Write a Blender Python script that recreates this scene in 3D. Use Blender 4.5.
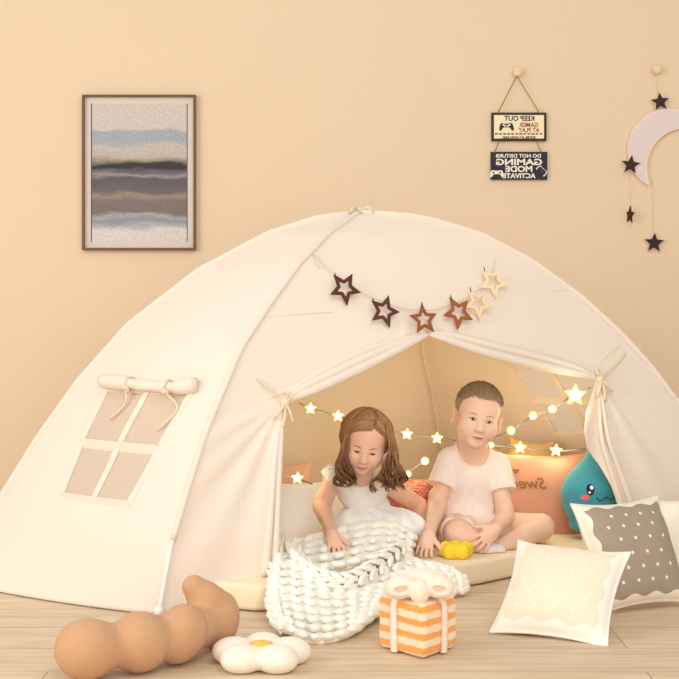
import bpy, math, random
import numpy as np
from mathutils import Vector, Matrix, noise as mnoise

for o in list(bpy.data.objects):
    bpy.data.objects.remove(o, do_unlink=True)
scene = bpy.context.scene
COL = scene.collection
PI = math.pi
random.seed(7)

# ------------------------------------------------------------------ camera
F_PX, HOR, CAM_H = 1433.5, 300.0, 0.90        # focal length in pixels (679 px frame), eye level row, eye height
cam_d = bpy.data.cameras.new('camera')
cam = bpy.data.objects.new('camera', cam_d)
COL.objects.link(cam)
cam.location = (0, 0, CAM_H)
cam.rotation_euler = (PI / 2, 0, 0)
cam_d.sensor_width = 36.0
cam_d.lens = 36.0 * F_PX / 679.0
cam_d.shift_y = -(339.5 - HOR) / 679.0
scene.camera = cam

# ------------------------------------------------------------------ light
world = bpy.data.worlds.new('world')
scene.world = world
world.use_nodes = True
wn = world.node_tree.nodes
wn['Background'].inputs[0].default_value = (1.0, 0.965, 0.92, 1)
wn['Background'].inputs[1].default_value = 0.55


def area(name, loc, target, size, energy, color):
    l = bpy.data.lights.new(name, 'AREA')
    l.shape = 'RECTANGLE'
    l.size, l.size_y = size
    l.energy = energy
    l.color = color
    o = bpy.data.objects.new(name, l)
    COL.objects.link(o)
    o.location = loc
    o.rotation_euler = (Vector(target) - Vector(loc)).to_track_quat('-Z', 'Y').to_euler()
    return o


area('window_light', (-3.0, 2.4, 1.9), (0.0, 5.2, 0.55), (2.2, 1.8), 66, (1.0, 0.97, 0.92))
area('ceiling_light', (0.9, 1.6, 3.3), (0.1, 4.8, 0.4), (2.4, 2.0), 46, (1.0, 0.97, 0.92))
area('front_fill_light', (0.5, -1.2, 1.35), (0.0, 4.8, 0.35), (3.0, 2.0), 97, (1.0, 0.97, 0.93))  # added fill behind the camera, brightens the floor toys and tent interior

scene.view_settings.view_transform = 'Standard'
scene.view_settings.look = 'None'
scene.view_settings.exposure = 0.0
scene.view_settings.gamma = 1.0
scene.view_settings.use_curve_mapping = False


# ------------------------------------------------------------------ helpers
def U(px, py, d):
    """world point seen at (px, py) of the 679 px frame at distance d"""
    return np.array(((px - 339.5) * d / F_PX, d, CAM_H - (py - HOR) * d / F_PX))


def FP(px, py, z=0.0):
    """point at height z seen at (px, py)"""
    d = (CAM_H - z) * F_PX / (py - HOR)
    return U(px, py, d)


def srgb(r, g, b):
    f = lambda c: (c / 255 / 12.92) if c / 255 <= 0.04045 else ((c / 255 + 0.055) / 1.055) ** 2.4
    return (f(r), f(g), f(b), 1.0)


def mat(name, col, rough=0.8, bump=0.0, bscale=200.0, translucent=0.0, var=0.0, vscale=6.0,
        emit=None, estr=1.0, sheen=0.0, metallic=0.0, spec=0.3):
    m = bpy.data.materials.new(name)
    m.use_nodes = True
    nt = m.node_tree
    N, L = nt.nodes, nt.links
    b = N['Principled BSDF']
    b.inputs['Base Color'].default_value = col
    b.inputs['Roughness'].default_value = rough
    b.inputs['Metallic'].default_value = metallic
    b.inputs['Specular IOR Level'].default_value = spec
    if sheen:
        b.inputs['Sheen Weight'].default_value = sheen
        b.inputs['Sheen Roughness'].default_value = 0.5
    tc = N.new('ShaderNodeTexCoord')
    if var:
        no = N.new('ShaderNodeTexNoise')
        no.inputs['Scale'].default_value = vscale
        no.inputs['Detail'].default_value = 4
        L.new(tc.outputs['Object'], no.inputs['Vector'])
        mx = N.new('ShaderNodeMix')
        mx.data_type = 'RGBA'
        mx.inputs['A'].default_value = tuple(c * (1 - var) for c in col[:3]) + (1,)
        mx.inputs['B'].default_value = tuple(min(1, c * (1 + var)) for c in col[:3]) + (1,)
        L.new(no.outputs['Fac'], mx.inputs['Factor'])
        L.new(mx.outputs['Result'], b.inputs['Base Color'])
    if bump:
        nb = N.new('ShaderNodeTexNoise')
        nb.inputs['Scale'].default_value = bscale
        nb.inputs['Detail'].default_value = 3
        L.new(tc.outputs['Object'], nb.inputs['Vector'])
        bp = N.new('ShaderNodeBump')
        bp.inputs['Strength'].default_value = bump
        bp.inputs['Distance'].default_value = 0.01
        L.new(nb.outputs['Fac'], bp.inputs['Height'])
        L.new(bp.outputs['Normal'], b.inputs['Normal'])
    if emit:
        b.inputs['Emission Color'].default_value = emit
        b.inputs['Emission Strength'].default_value = estr
    if translucent:
        t = N.new('ShaderNodeBsdfTranslucent')
        t.inputs['Color'].default_value = col
        ms = N.new('ShaderNodeMixShader')
        ms.inputs[0].default_value = translucent
        L.new(b.outputs[0], ms.inputs[1])
        L.new(t.outputs[0], ms.inputs[2])
        L.new(ms.outputs[0], N['Material Output'].inputs['Surface'])
    return m


def sheer(name, col, alpha):
    """see-through woven mesh"""
    m = bpy.data.materials.new(name)
    m.use_nodes = True
    N, L = m.node_tree.nodes, m.node_tree.links
    b = N['Principled BSDF']
    b.inputs['Base Color'].default_value = col
    b.inputs['Roughness'].default_value = 0.9
    tr = N.new('ShaderNodeBsdfTransparent')
    ms = N.new('ShaderNodeMixShader')
    ms.inputs[0].default_value = alpha
    L.new(tr.outputs[0], ms.inputs[1])
    L.new(b.outputs[0], ms.inputs[2])
    L.new(ms.outputs[0], N['Material Output'].inputs['Surface'])
    return m


def empty(name, loc, label, cat, group=None):
    o = bpy.data.objects.new(name, None)
    o.empty_display_size = 0.05
    o.location = Vector(loc)
    COL.objects.link(o)
    tag(o, label, cat, group)
    return o


def tag(o, label, cat, group=None):
    o['label'] = label
    o['category'] = cat
    if group:
        o['group'] = group
    return o


def wloc(o):
    v = Vector((0, 0, 0))
    while o is not None:
        v = v + o.location
        o = o.parent
    return np.array(v)


def obj(name, v, f, m, parent=None, smooth=True, mi=None, label=None, origin=None):
    """one mesh object; v in world coordinates"""
    v = np.asarray(v, dtype=float).reshape(-1, 3)
    if parent is not None:
        org = np.array((0., 0., 0.))
        v = v - wloc(parent)
    else:
        org = np.array((v[:, 0].mean(), v[:, 1].mean(), v[:, 2].min())) if origin is None else np.asarray(origin)
        v = v - org
    me = bpy.data.meshes.new(name)
    if isinstance(f, np.ndarray):
        f = f.tolist()
    me.from_pydata(v.tolist(), [], f)
    for mm in (m if isinstance(m, (list, tuple)) else [m]):
        me.materials.append(mm)
    if mi is not None:
        me.polygons.foreach_set('material_index', np.asarray(mi, dtype=np.int32))
    if smooth:
        me.polygons.foreach_set('use_smooth', np.ones(len(me.polygons), dtype=bool))
    me.update()
    o = bpy.data.objects.new(name, me)
    COL.objects.link(o)
    if parent is not None:
        o.parent = parent
    else:
        o.location = Vector(org)
    if label:
        o['label'] = label
    return o


def uvset(o, uv):
    me = o.data
    lay = me.uv_layers.new(name='uv')
    li = np.zeros(len(me.loops), dtype=np.int32)
    me.loops.foreach_get('vertex_index', li)
    lay.data.foreach_set('uv', np.asarray(uv)[li].astype(np.float32).ravel())


def solid(o, t, off=0):
    s = o.modifiers.new('solid', 'SOLIDIFY')
    s.thickness = t
    s.offset = off
    return o


def bevel(o, w, n=3):
    b = o.modifiers.new('bevel', 'BEVEL')
    b.width = w
    b.segments = n
    b.limit_method = 'ANGLE'
    return o


class MB:
    """collects shapes into one mesh"""
    def __init__(s):
        s.v, s.f, s.m = [], [], []
        s.n = 0

    def add(s, v, f, mi=0):
        v = np.asarray(v, dtype=float).reshape(-1, 3)
        s.v.append(v)
        for q in f:
            s.f.append(tuple(int(i) + s.n for i in q))
            s.m.append(mi)
        s.n += len(v)
        return s

    def box(s, c, dims, R=None, mi=0):
        x, y, z = [d / 2 for d in dims]
        v = np.array([(a * x, b * y, e * z) for a in (-1, 1) for b in (-1, 1) for e in (-1, 1)])
        if R is not None:
            v = v @ np.asarray(R).T
        return s.add(v + np.asarray(c), [(0, 1, 3, 2), (4, 6, 7, 5), (0, 4, 5, 1), (2, 3, 7, 6), (0, 2, 6, 4), (1, 5, 7, 3)], mi)

    def tube(s, pts, r, n=8, mi=0):
        v, f = tube(pts, r, n)
        return s.add(v, f, mi)

    def ball(s, c, r, R=None, nu=12, nv=8, mi=0):
        v, f = ball(c, r, R, nu, nv)
        return s.add(v, f, mi)

    def prism(s, poly, o, ex, ey, t, mi=0):
        """polygon (2d) in plane (o, ex, ey), thickness t along ex x ey"""
        poly = np.asarray(poly, dtype=float)
        o, ex, ey = map(np.asarray, (o, ex, ey))
        nz = np.cross(ex, ey)
        a = o + poly[:, :1] * ex + poly[:, 1:2] * ey
        b = a + nz * t
        n = len(poly)
        f = [tuple(range(n))[::-1], tuple(range(n, 2 * n))] + [(i, (i + 1) % n, n + (i + 1) % n, n + i) for i in range(n)]
        return s.add(np.vstack([a, b]), f, mi)

    def build(s, name, m, parent=None, smooth=True, label=None, origin=None):
        return obj(name, np.vstack(s.v), s.f, m, parent, smooth, s.m, label, origin)


def tube(pts, r, n=8, cap=True):
    p = np.asarray(pts, dtype=float)
    k = len(p)
    r = np.full(k, r) if np.isscalar(r) else np.asarray(r, dtype=float)
    t = np.gradient(p, axis=0)
    t /= np.linalg.norm(t, axis=1, keepdims=True) + 1e-12
    ref = np.array((0.31, 0.2, 0.93))
    if abs(t[0] @ ref) > 0.95:
        ref = np.array((1., 0, 0))
    a = np.zeros_like(p)
    cur = ref - t[0] * (ref @ t[0])
    for i in range(k):
        cur = cur - t[i] * (cur @ t[i])
        cur /= np.linalg.norm(cur) + 1e-12
        a[i] = cur
    b = np.cross(t, a)
    ang = np.arange(n) * 2 * PI / n
    v = p[:, None] + r[:, None, None] * (np.cos(ang)[None, :, None] * a[:, None] + np.sin(ang)[None, :, None] * b[:, None])
    v = v.reshape(-1, 3)
    f = [(i * n + j, i * n + (j + 1) % n, (i + 1) * n + (j + 1) % n, (i + 1) * n + j) for i in range(k - 1) for j in range(n)]
    if cap:
        f += [tuple(range(n))[::-1], tuple((k - 1) * n + j for j in range(n))]
    return v, f


def ball(c, r, R=None, nu=12, nv=8):
    r = np.ones(3) * r
    v = [(0, 0, -1)]
    for i in range(1, nv):
        th = -PI / 2 + PI * i / nv
        for j in range(nu):
            ph = 2 * PI * j / nu
            v.append((math.cos(th) * math.cos(ph), math.cos(th) * math.sin(ph), math.sin(th)))
    v.append((0, 0, 1))
    v = np.array(v) * r
    if R is not None:
        v = v @ np.asarray(R).T
    f = [(0, 1 + (j + 1) % nu, 1 + j) for j in range(nu)]
    for i in range(nv - 2):
        a = 1 + i * nu
        f += [(a + j, a + (j + 1) % nu, a + nu + (j + 1) % nu, a + nu + j) for j in range(nu)]
    a = 1 + (nv - 2) * nu
    f += [(a + j, a + (j + 1) % nu, len(v) - 1) for j in range(nu)]
    return v + np.asarray(c), f


def spline(pts, n):
    """Catmull-Rom through pts, n samples"""
    p = np.asarray(pts, dtype=float)
    p = np.vstack([2 * p[0] - p[1], p, 2 * p[-1] - p[-2]])
    m = len(p) - 3
    out = []
    for s in np.linspace(0, m - 1e-9, n):
        i = int(s)
        t = s - i
        a, b, c, d = p[i:i + 4]
        out.append(0.5 * (2 * b + (c - a) * t + (2 * a - 5 * b + 4 * c - d) * t * t + (3 * b - a - 3 * c + d) * t ** 3))
    return np.array(out)


def gridf(nr, nc, wrap=False):
    f = []
    for i in range(nr - 1):
        for j in range(nc if wrap else nc - 1):
            j2 = (j + 1) % nc
            f.append((i * nc + j, i * nc + j2, (i + 1) * nc + j2, (i + 1) * nc + j))
    return f


def star2d(r, inner=0.45, n=5, rot=0.0):
    return [((r if k % 2 == 0 else r * inner) * math.sin(rot + k * PI / n), (r if k % 2 == 0 else r * inner) * math.cos(rot + k * PI / n)) for k in range(2 * n)]


def rot(axis, a):
    return np.array(Matrix.Rotation(a, 3, axis))


def text_mesh(s, size, bold=0.0, shear=0.0, ext=0.001, align='CENTER', spacing=1.0):
    cu = bpy.data.curves.new('txt', 'FONT')
    cu.body = s
    cu.size = size
    cu.offset = bold
    cu.shear = shear
    cu.extrude = ext
    cu.align_x = align
    cu.align_y = 'CENTER'
    cu.space_character = spacing
    cu.resolution_u = 3
    o = bpy.data.objects.new('txt', cu)
    COL.objects.link(o)
    bpy.context.view_layer.update()
    me = bpy.data.meshes.new_from_object(o)
    v = np.array([tuple(x.co) for x in me.vertices]).reshape(-1, 3)
    f = [tuple(p.vertices) for p in me.polygons]
    bpy.data.objects.remove(o, do_unlink=True)
    bpy.data.meshes.remove(me)
    return v, f


# ---- signed distance field modelling -------------------------------------
class SDF:
    def __init__(s, lo, hi, h):
        s.lo = np.asarray(lo, dtype=float)
        s.h = h
        s.n = tuple(int(math.ceil(c)) + 1 for c in (np.asarray(hi) - s.lo) / h)
        s.F = np.full(s.n, 0.5, dtype=np.float32)

    def like(s, F=None):
        n = SDF.__new__(SDF)
        n.lo, n.h, n.n = s.lo, s.h, s.n
        n.F = np.full(s.n, 0.5, dtype=np.float32) if F is None else F.copy()
        return n

    def block(s, lo, hi):
        a = np.maximum(0, np.floor((np.asarray(lo) - s.lo) / s.h).astype(int))
        b = np.minimum(np.array(s.n), np.ceil((np.asarray(hi) - s.lo) / s.h).astype(int) + 1)
        if np.any(b <= a):
            return None, None
        sl = tuple(slice(a[i], b[i]) for i in range(3))
        g = [s.lo[i] + s.h * np.arange(a[i], b[i]) for i in range(3)]
        P = np.stack(np.meshgrid(*g, indexing='ij'), -1)
        return sl, P

    def _op(s, sl, D, k, sub):
        F = s.F[sl]
        D = D.astype(np.float32)
        if sub:
            if k > 0:
                hh = np.clip(0.5 - 0.5 * (F + D) / k, 0, 1)
                s.F[sl] = F * (1 - hh) + (-D) * hh + k * hh * (1 - hh)
            else:
                s.F[sl] = np.maximum(F, -D)
        else:
            if k > 0:
                hh = np.clip(0.5 + 0.5 * (F - D) / k, 0, 1)
                s.F[sl] = F * (1 - hh) + D * hh - k * hh * (1 - hh)
            else:
                s.F[sl] = np.minimum(F, D)

    def cap(s, a, b, ra, rb=None, k=0.01, sub=False):
        rb = ra if rb is None else rb
        a, b = np.asarray(a, float), np.asarray(b, float)
        mr = max(ra, rb) + k + 4 * s.h
        sl, P = s.block(np.minimum(a, b) - mr, np.maximum(a, b) + mr)
        if sl is None:
            return s
        ab = b - a
        t = np.clip(((P - a) @ ab) / (ab @ ab + 1e-12), 0, 1)
        D = np.linalg.norm(P - a - t[..., None] * ab, axis=-1) - (ra + (rb - ra) * t)
        s._op(sl, D, k, sub)
        return s

    def chain(s, pts, rs, k=0.01, sub=False):
        for i in range(len(pts) - 1):
            s.cap(pts[i], pts[i + 1], rs[i], rs[i + 1], k, sub)
        return s

    def ell(s, c, r, R=None, k=0.01, sub=False):
        c, r = np.asarray(c, float), np.ones(3) * np.asarray(r, float)
        mr = r.max() + k + 4 * s.h
        sl, P = s.block(c - mr, c + mr)
        if sl is None:
            return s
        Q = P - c
        if R is not None:
            Q = Q @ np.asarray(R)
        k0 = np.linalg.norm(Q / r, axis=-1)
        k1 = np.linalg.norm(Q / (r * r), axis=-1)
        D = k0 * (k0 - 1) / (k1 + 1e-9)
        s._op(sl, D, k, sub)
        return s

    def plane(s, p, n, k=0.0, lo=None, hi=None):
        """cut away the side n points to (optionally only inside a box)"""
        n = np.asarray(n, float)
        n = n / np.linalg.norm(n)
        sl, P = s.block(s.lo if lo is None else lo, (s.lo + s.h * np.array(s.n)) if hi is None else hi)
        D = (P - np.asarray(p)) @ n
        s.F[sl] = np.maximum(s.F[sl], D.astype(np.float32))
        return s

    def warp(s, fn):
        sl, P = s.block(s.lo, s.lo + s.h * np.array(s.n))
        near = np.abs(s.F) < 0.03
        F = s.F
        F[near] += fn(P[near]).astype(np.float32)
        return s

    def sample(s, P):
        q = (np.asarray(P) - s.lo) / s.h
        i = np.clip(np.floor(q).astype(int), 0, np.array(s.n) - 2)
        t = np.clip(q - i, 0, 1)
        out = 0
        for dx in (0, 1):
            for dy in (0, 1):
                for dz in (0, 1):
                    w = (t[..., 0] if dx else 1 - t[..., 0]) * (t[..., 1] if dy else 1 - t[..., 1]) * (t[..., 2] if dz else 1 - t[..., 2])
                    out = out + w * s.F[i[..., 0] + dx, i[..., 1] + dy, i[..., 2] + dz]
        return out

    def march(s, P, d, steps=60, eps=0.0004, maxt=0.3):
        """walk points along direction d to the surface"""
        P = np.array(P, float)
        d = np.asarray(d, float)
        d = d / np.linalg.norm(d, axis=-1, keepdims=True)
        t = np.zeros(P.shape[:-1])
        for _ in range(steps):
            D = s.sample(P + t[..., None] * d)
            t = np.minimum(t + np.clip(D * 0.8, -0.01, 0.02), maxt)
        return P + t[..., None] * d

    def grad(s, P):
        e = s.h
        g = np.stack([s.sample(P + e * np.eye(3)[i]) - s.sample(P - e * np.eye(3)[i]) for i in range(3)], -1)
        return g / (np.linalg.norm(g, axis=-1, keepdims=True) + 1e-9)

    def mesh(s):
        F = s.F
        S = F < 0
        nx, ny, nz = F.shape
        cnt = np.zeros((nx - 1, ny - 1, nz - 1), dtype=np.int8)
        for dx in (0, 1):
            for dy in (0, 1):
                for dz in (0, 1):
                    cnt += S[dx:nx - 1 + dx, dy:ny - 1 + dy, dz:nz - 1 + dz]
        act = (cnt > 0) & (cnt < 8)
        idx = np.argwhere(act)
        ids = np.full(act.shape, -1, dtype=np.int64)
        ids[act] = np.arange(len(idx))
        acc = np.zeros((len(idx), 3))
        num = np.zeros(len(idx))
        for ax in range(3):
            o = [a for a in range(3) if a != ax]
            for i in (0, 1):
                for j in (0, 1):
                    c0 = np.zeros(3, int)
                    c0[o[0]], c0[o[1]] = i, j
                    c1 = c0.copy()
                    c1[ax] = 1
                    p0, p1 = idx + c0, idx + c1
                    v0 = F[p0[:, 0], p0[:, 1], p0[:, 2]]
                    v1 = F[p1[:, 0], p1[:, 1], p1[:, 2]]
                    m = (v0 < 0) != (v1 < 0)
                    t = v0[m] / (v0[m] - v1[m])
                    acc[m] += p0[m] + t[:, None] * (c1 - c0)
                    num[m] += 1
        V = s.lo + s.h * acc / num[:, None]
        faces = []
        for ax in range(3):
            a = [slice(None)] * 3
            b = [slice(None)] * 3
            a[ax], b[ax] = slice(0, -1), slice(1, None)
            ch = np.argwhere(S[tuple(a)] != S[tuple(b)])
            o = [(ax + 1) % 3, (ax + 2) % 3]
            ok = np.ones(len(ch), bool)
            for q in o:
                ok &= (ch[:, q] > 0) & (ch[:, q] < F.shape[q] - 1)
            ch = ch[ok]
            e0, e1 = np.zeros(3, int), np.zeros(3, int)
            e0[o[0]] = 1
            e1[o[1]] = 1
            q = [ch - e0 - e1, ch - e1, ch, ch - e0]
            q = np.stack([ids[c[:, 0], c[:, 1], c[:, 2]] for c in q], 1)
            ins = S[ch[:, 0], ch[:, 1], ch[:, 2]]
            q[~ins] = q[~ins][:, ::-1]
            faces.append(q)
        Q = np.vstack(faces)
        Q = Q[(Q >= 0).all(1)]
        # light smoothing
        for _ in range(2):
            s0 = np.zeros_like(V)
            c0 = np.zeros(len(V))
            for i in range(4):
                np.add.at(s0, Q[:, i], V[Q[:, (i + 1) % 4]] + V[Q[:, (i + 3) % 4]])
                np.add.at(c0, Q[:, i], 2)
            V = V * 0.5 + 0.5 * s0 / np.maximum(c0, 1)[:, None]
        return V, Q

    def build(s, name, m, parent=None, label=None):
        V, Q = s.mesh()
        return obj(name, V, Q, m, parent, True, None, label)


def vnoise(P, sc, seed=0.0):
    """cheap smooth pseudo noise, roughly -1..1"""
    x, y, z = P[..., 0] * sc + seed, P[..., 1] * sc + 1.7 * seed, P[..., 2] * sc - seed
    return (np.sin(x * 1.3 + 1.7 * np.sin(y * 0.9 + z * 0.4)) + np.sin(y * 1.1 + 1.3 * np.sin(z * 1.2 + x * 0.5)) + np.sin(z * 1.4 + 1.5 * np.sin(x * 0.8 + y * 0.6))) / 3

# ------------------------------------------------------------------ setting
WALL_D = 6.13


def floor_mat():
    m = bpy.data.materials.new('oak_planks')
    m.use_nodes = True
    N, L = m.node_tree.nodes, m.node_tree.links
    b = N['Principled BSDF']
    tc = N.new('ShaderNodeTexCoord')
    mp = N.new('ShaderNodeMapping')
    mp.inputs['Location'].default_value = (0.17, 0.055, 0)
    L.new(tc.outputs['Object'], mp.inputs['Vector'])
    br = N.new('ShaderNodeTexBrick')
    br.offset = 0.37
    br.inputs['Scale'].default_value = 1.0
    br.inputs['Brick Width'].default_value = 1.45
    br.inputs['Row Height'].default_value = 0.235
    br.inputs['Mortar Size'].default_value = 0.0016
    br.inputs['Mortar Smooth'].default_value = 0.3
    br.inputs['Color1'].default_value = (0.2, 0.2, 0.2, 1)
    br.inputs['Color2'].default_value = (0.8, 0.8, 0.8, 1)
    br.inputs['Mortar'].default_value = (0, 0, 0, 1)
    L.new(mp.outputs[0], br.inputs['Vector'])
    st = N.new('ShaderNodeMapping')
    st.inputs['Scale'].default_value = (2.2, 26, 1)
    L.new(tc.outputs['Object'], st.inputs['Vector'])
    n1 = N.new('ShaderNodeTexNoise')
    n1.noise_dimensions = '4D'
    n1.inputs['Scale'].default_value = 1.6
    n1.inputs['Detail'].default_value = 8
    n1.inputs['Roughness'].default_value = 0.62
    n1.inputs['Distortion'].default_value = 0.6
    L.new(st.outputs[0], n1.inputs['Vector'])
    L.new(br.outputs['Color'], n1.inputs['W'])
    cr = N.new('ShaderNodeValToRGB')
    cr.color_ramp.elements[0].position = 0.28
    cr.color_ramp.elements[0].color = srgb(200, 174, 140)
    cr.color_ramp.elements[1].position = 0.72
    cr.color_ramp.elements[1].color = srgb(230, 211, 184)
    L.new(n1.outputs['Fac'], cr.inputs[0])
    hs = N.new('ShaderNodeMix')
    hs.data_type = 'RGBA'
    hs.blend_type = 'MULTIPLY'
    hs.inputs['Factor'].default_value = 1.0
    L.new(cr.outputs[0], hs.inputs['A'])
    v = N.new('ShaderNodeMapRange')
    v.inputs[3].default_value = 0.93
    v.inputs[4].default_value = 1.05
    L.new(br.outputs['Color'], v.inputs[0])
    L.new(v.outputs[0], hs.inputs['B'])
    mo = N.new('ShaderNodeMix')
    mo.data_type = 'RGBA'
    mo.inputs['B'].default_value = srgb(150, 122, 92)
    L.new(br.outputs['Fac'], mo.inputs['Factor'])
    L.new(hs.outputs['Result'], mo.inputs['A'])
    L.new(mo.outputs['Result'], b.inputs['Base Color'])
    b.inputs['Roughness'].default_value = 0.55
    b.inputs['Specular IOR Level'].default_value = 0.25
    return m


wall_m = mat('painted_wall', srgb(231, 207, 176), 0.9, 0.05, 60, var=0.02, vscale=2)
mb = MB().box((0, 3.0, -0.05), (9.0, 6.4, 0.1))
o = mb.build('floor', floor_mat(), None, False, origin=(0, 0, 0))
o['kind'] = 'structure'
o = MB().box((0, WALL_D + 0.06, 1.5), (9.0, 0.12, 3.2)).build('wall_back', wall_m, None, False)
o['kind'] = 'structure'


# ------------------------------------------------------------------ tent
APEX = np.array((0.0695, 4.86, 1.198))
cA, cB, cD, cE = (np.array(c) for c in ((-0.515, 4.10, 0.0), (-1.313, 4.66, 0.0), (1.45, 5.0, 0.0), (0.45, 5.80, 0.0)))


def pole_from_px(corner, pix):
    """pole runs in the vertical plane corner -> apex; the outline rows give its heights"""
    zs, ts = [0.0], [0.0]
    for (px, py) in pix:
        k = (px - 339.5) / F_PX
        dx, dy = APEX[0] - corner[0], APEX[1] - corner[1]
        t = (k * corner[1] - corner[0]) / (dx - k * dy)
        d = corner[1] + t * dy
        z = CAM_H - (py - HOR) * d / F_PX
        if t > ts[-1] + 0.005 and z > zs[-1]:
            ts.append(t)
            zs.append(z)
    ts.append(1.0)
    zs.append(APEX[2])
    return np.array(ts), np.array(zs)


poles = {}
poles['A'] = (cA,) + pole_from_px(cA, [(172, 546), (188, 492), (205, 437), (222, 395), (242, 348), (270, 305), (300, 264), (330, 233)])
poles['B'] = (cB,) + pole_from_px(cB, [(-30, 540), (0, 500), (40, 436), (80, 380), (130, 324), (200, 270), (270, 233), (320, 217)])
poles['D'] = (cD,) + pole_from_px(cD, [(740, 500), (716, 460), (679, 405), (650, 366), (620, 333), (580, 296), (530, 260), (480, 234), (430, 219), (395, 213)])
te = np.linspace(0, 1, 10)
poles['E'] = (cE, te, APEX[2] * np.sin(te * PI / 2) ** 0.8)


def pole_at(name, z):
    c, ts, zs = poles[name]
    t = np.interp(z, zs, ts)
    z = np.asarray(z, float)
    return np.stack([c[0] + t * (APEX[0] - c[0]), c[1] + t * (APEX[1] - c[1]), z], -1)


def panel(n0, n1, bulge=0.02, hem=0.0, hem_z=0.35, hu=(0.0, 1.0)):
    """surface function (u, z) -> points between two poles"""
    c0, c1 = poles[n0][0], poles[n1][0]
    e = c1 - c0
    n = np.array((e[1], -e[0], 0)) / np.linalg.norm(e)
    cen = np.array((0.07, 4.9, 0))
    if (cen - c0) @ n > 0:
        n = -n

    def S(u, z):
        u, z = np.broadcast_arrays(np.asarray(u, float), np.asarray(z, float))
        a, b = pole_at(n0, z), pole_at(n1, z)
        p = a + u[..., None] * (b - a)
        w = np.clip(4 * u * (1 - u), 0, 1)
        q = np.clip((u - hu[0]) / (hu[1] - hu[0]), 0, 1)
        off = bulge * w * np.clip(z / 0.4, 0, 1) * np.clip((1.198 - z) / 0.3, 0, 1) + hem * np.sqrt(np.clip(4 * q * (1 - q), 0, 1)) * np.clip(1 - z / hem_z, 0, 1)
        return p + off[..., None] * n
    S.n = n
    return S


front = panel('A', 'D', 0.02)
left = panel('B', 'A', 0.03, 0.06, 0.4)
backl = panel('E', 'B', 0.02)
backr = panel('D', 'E', 0.02)


def proj(p):
    p = np.asarray(p)
    return np.stack([339.5 + F_PX * p[..., 0] / p[..., 1], HOR + F_PX * (CAM_H - p[..., 2]) / p[..., 1]], -1)


def on(S, px, py, guess=(0.5, 0.5)):
    """(u, z) of the panel point seen at (px, py)"""
    x = np.array(guess, float)
    tgt = np.array((px, py), float)
    for _ in range(40):
        p = proj(S(x[0], x[1]))
        r = tgt - p
        if np.abs(r).max() < 0.02:
            break
        e = 1e-3
        J = np.stack([(proj(S(x[0] + e, x[1])) - p) / e, (proj(S(x[0], x[1] + e)) - p) / e], 1)
        try:
            dx = np.linalg.solve(J, r)
        except np.linalg.LinAlgError:
            break
        x = x + np.clip(dx, -0.1, 0.1)
        x[1] = min(max(x[1], 0.0), 1.19)
    return x


canvas = mat('cream_canvas', srgb(241, 226, 210), 0.9, 0.08, 500, translucent=0.10)
canvas_in = canvas
white_plastic = mat('white_plastic', srgb(240, 236, 228), 0.4)
cord_m = mat('cotton_cord', srgb(226, 208, 178), 0.9)

tent = empty('play_tent', (cA[0], cA[1], 0), 'large cream canvas dome play tent with tied-back door curtains', 'tent')

# --- front panel with the door cut out
TIE_L, TIE_R, PEAK = (283, 402), (597, 378), (428, 334)
edge_l_px = [(262, 606), (270, 590), (274, 560), (277, 520), (279, 480), (281, 440), TIE_L, (300, 396), (330, 385), (370, 367), (400, 351), PEAK]
edge_r_px = [(628, 580), (624, 550), (618, 508), (611, 486), (600, 464), (588, 448), (583, 432), (585, 412), TIE_R, (575, 376), (540, 369), (490, 357), (450, 344), PEAK]
el = np.array([on(front, *p, guess=(0.3, 0.4)) for p in edge_l_px])
er = np.array([on(front, *p, guess=(0.7, 0.4)) for p in edge_r_px])
el[:, 1] = np.maximum.accumulate(el[:, 1])
er[:, 1] = np.maximum.accumulate(er[:, 1])
zt = APEX[2] - 0.004
ztl, ztr = on(front, *TIE_L)[1], on(front, *TIE_R, guess=(0.7, 0.5))[1]
upk, zpk = on(front, *PEAK)


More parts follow.
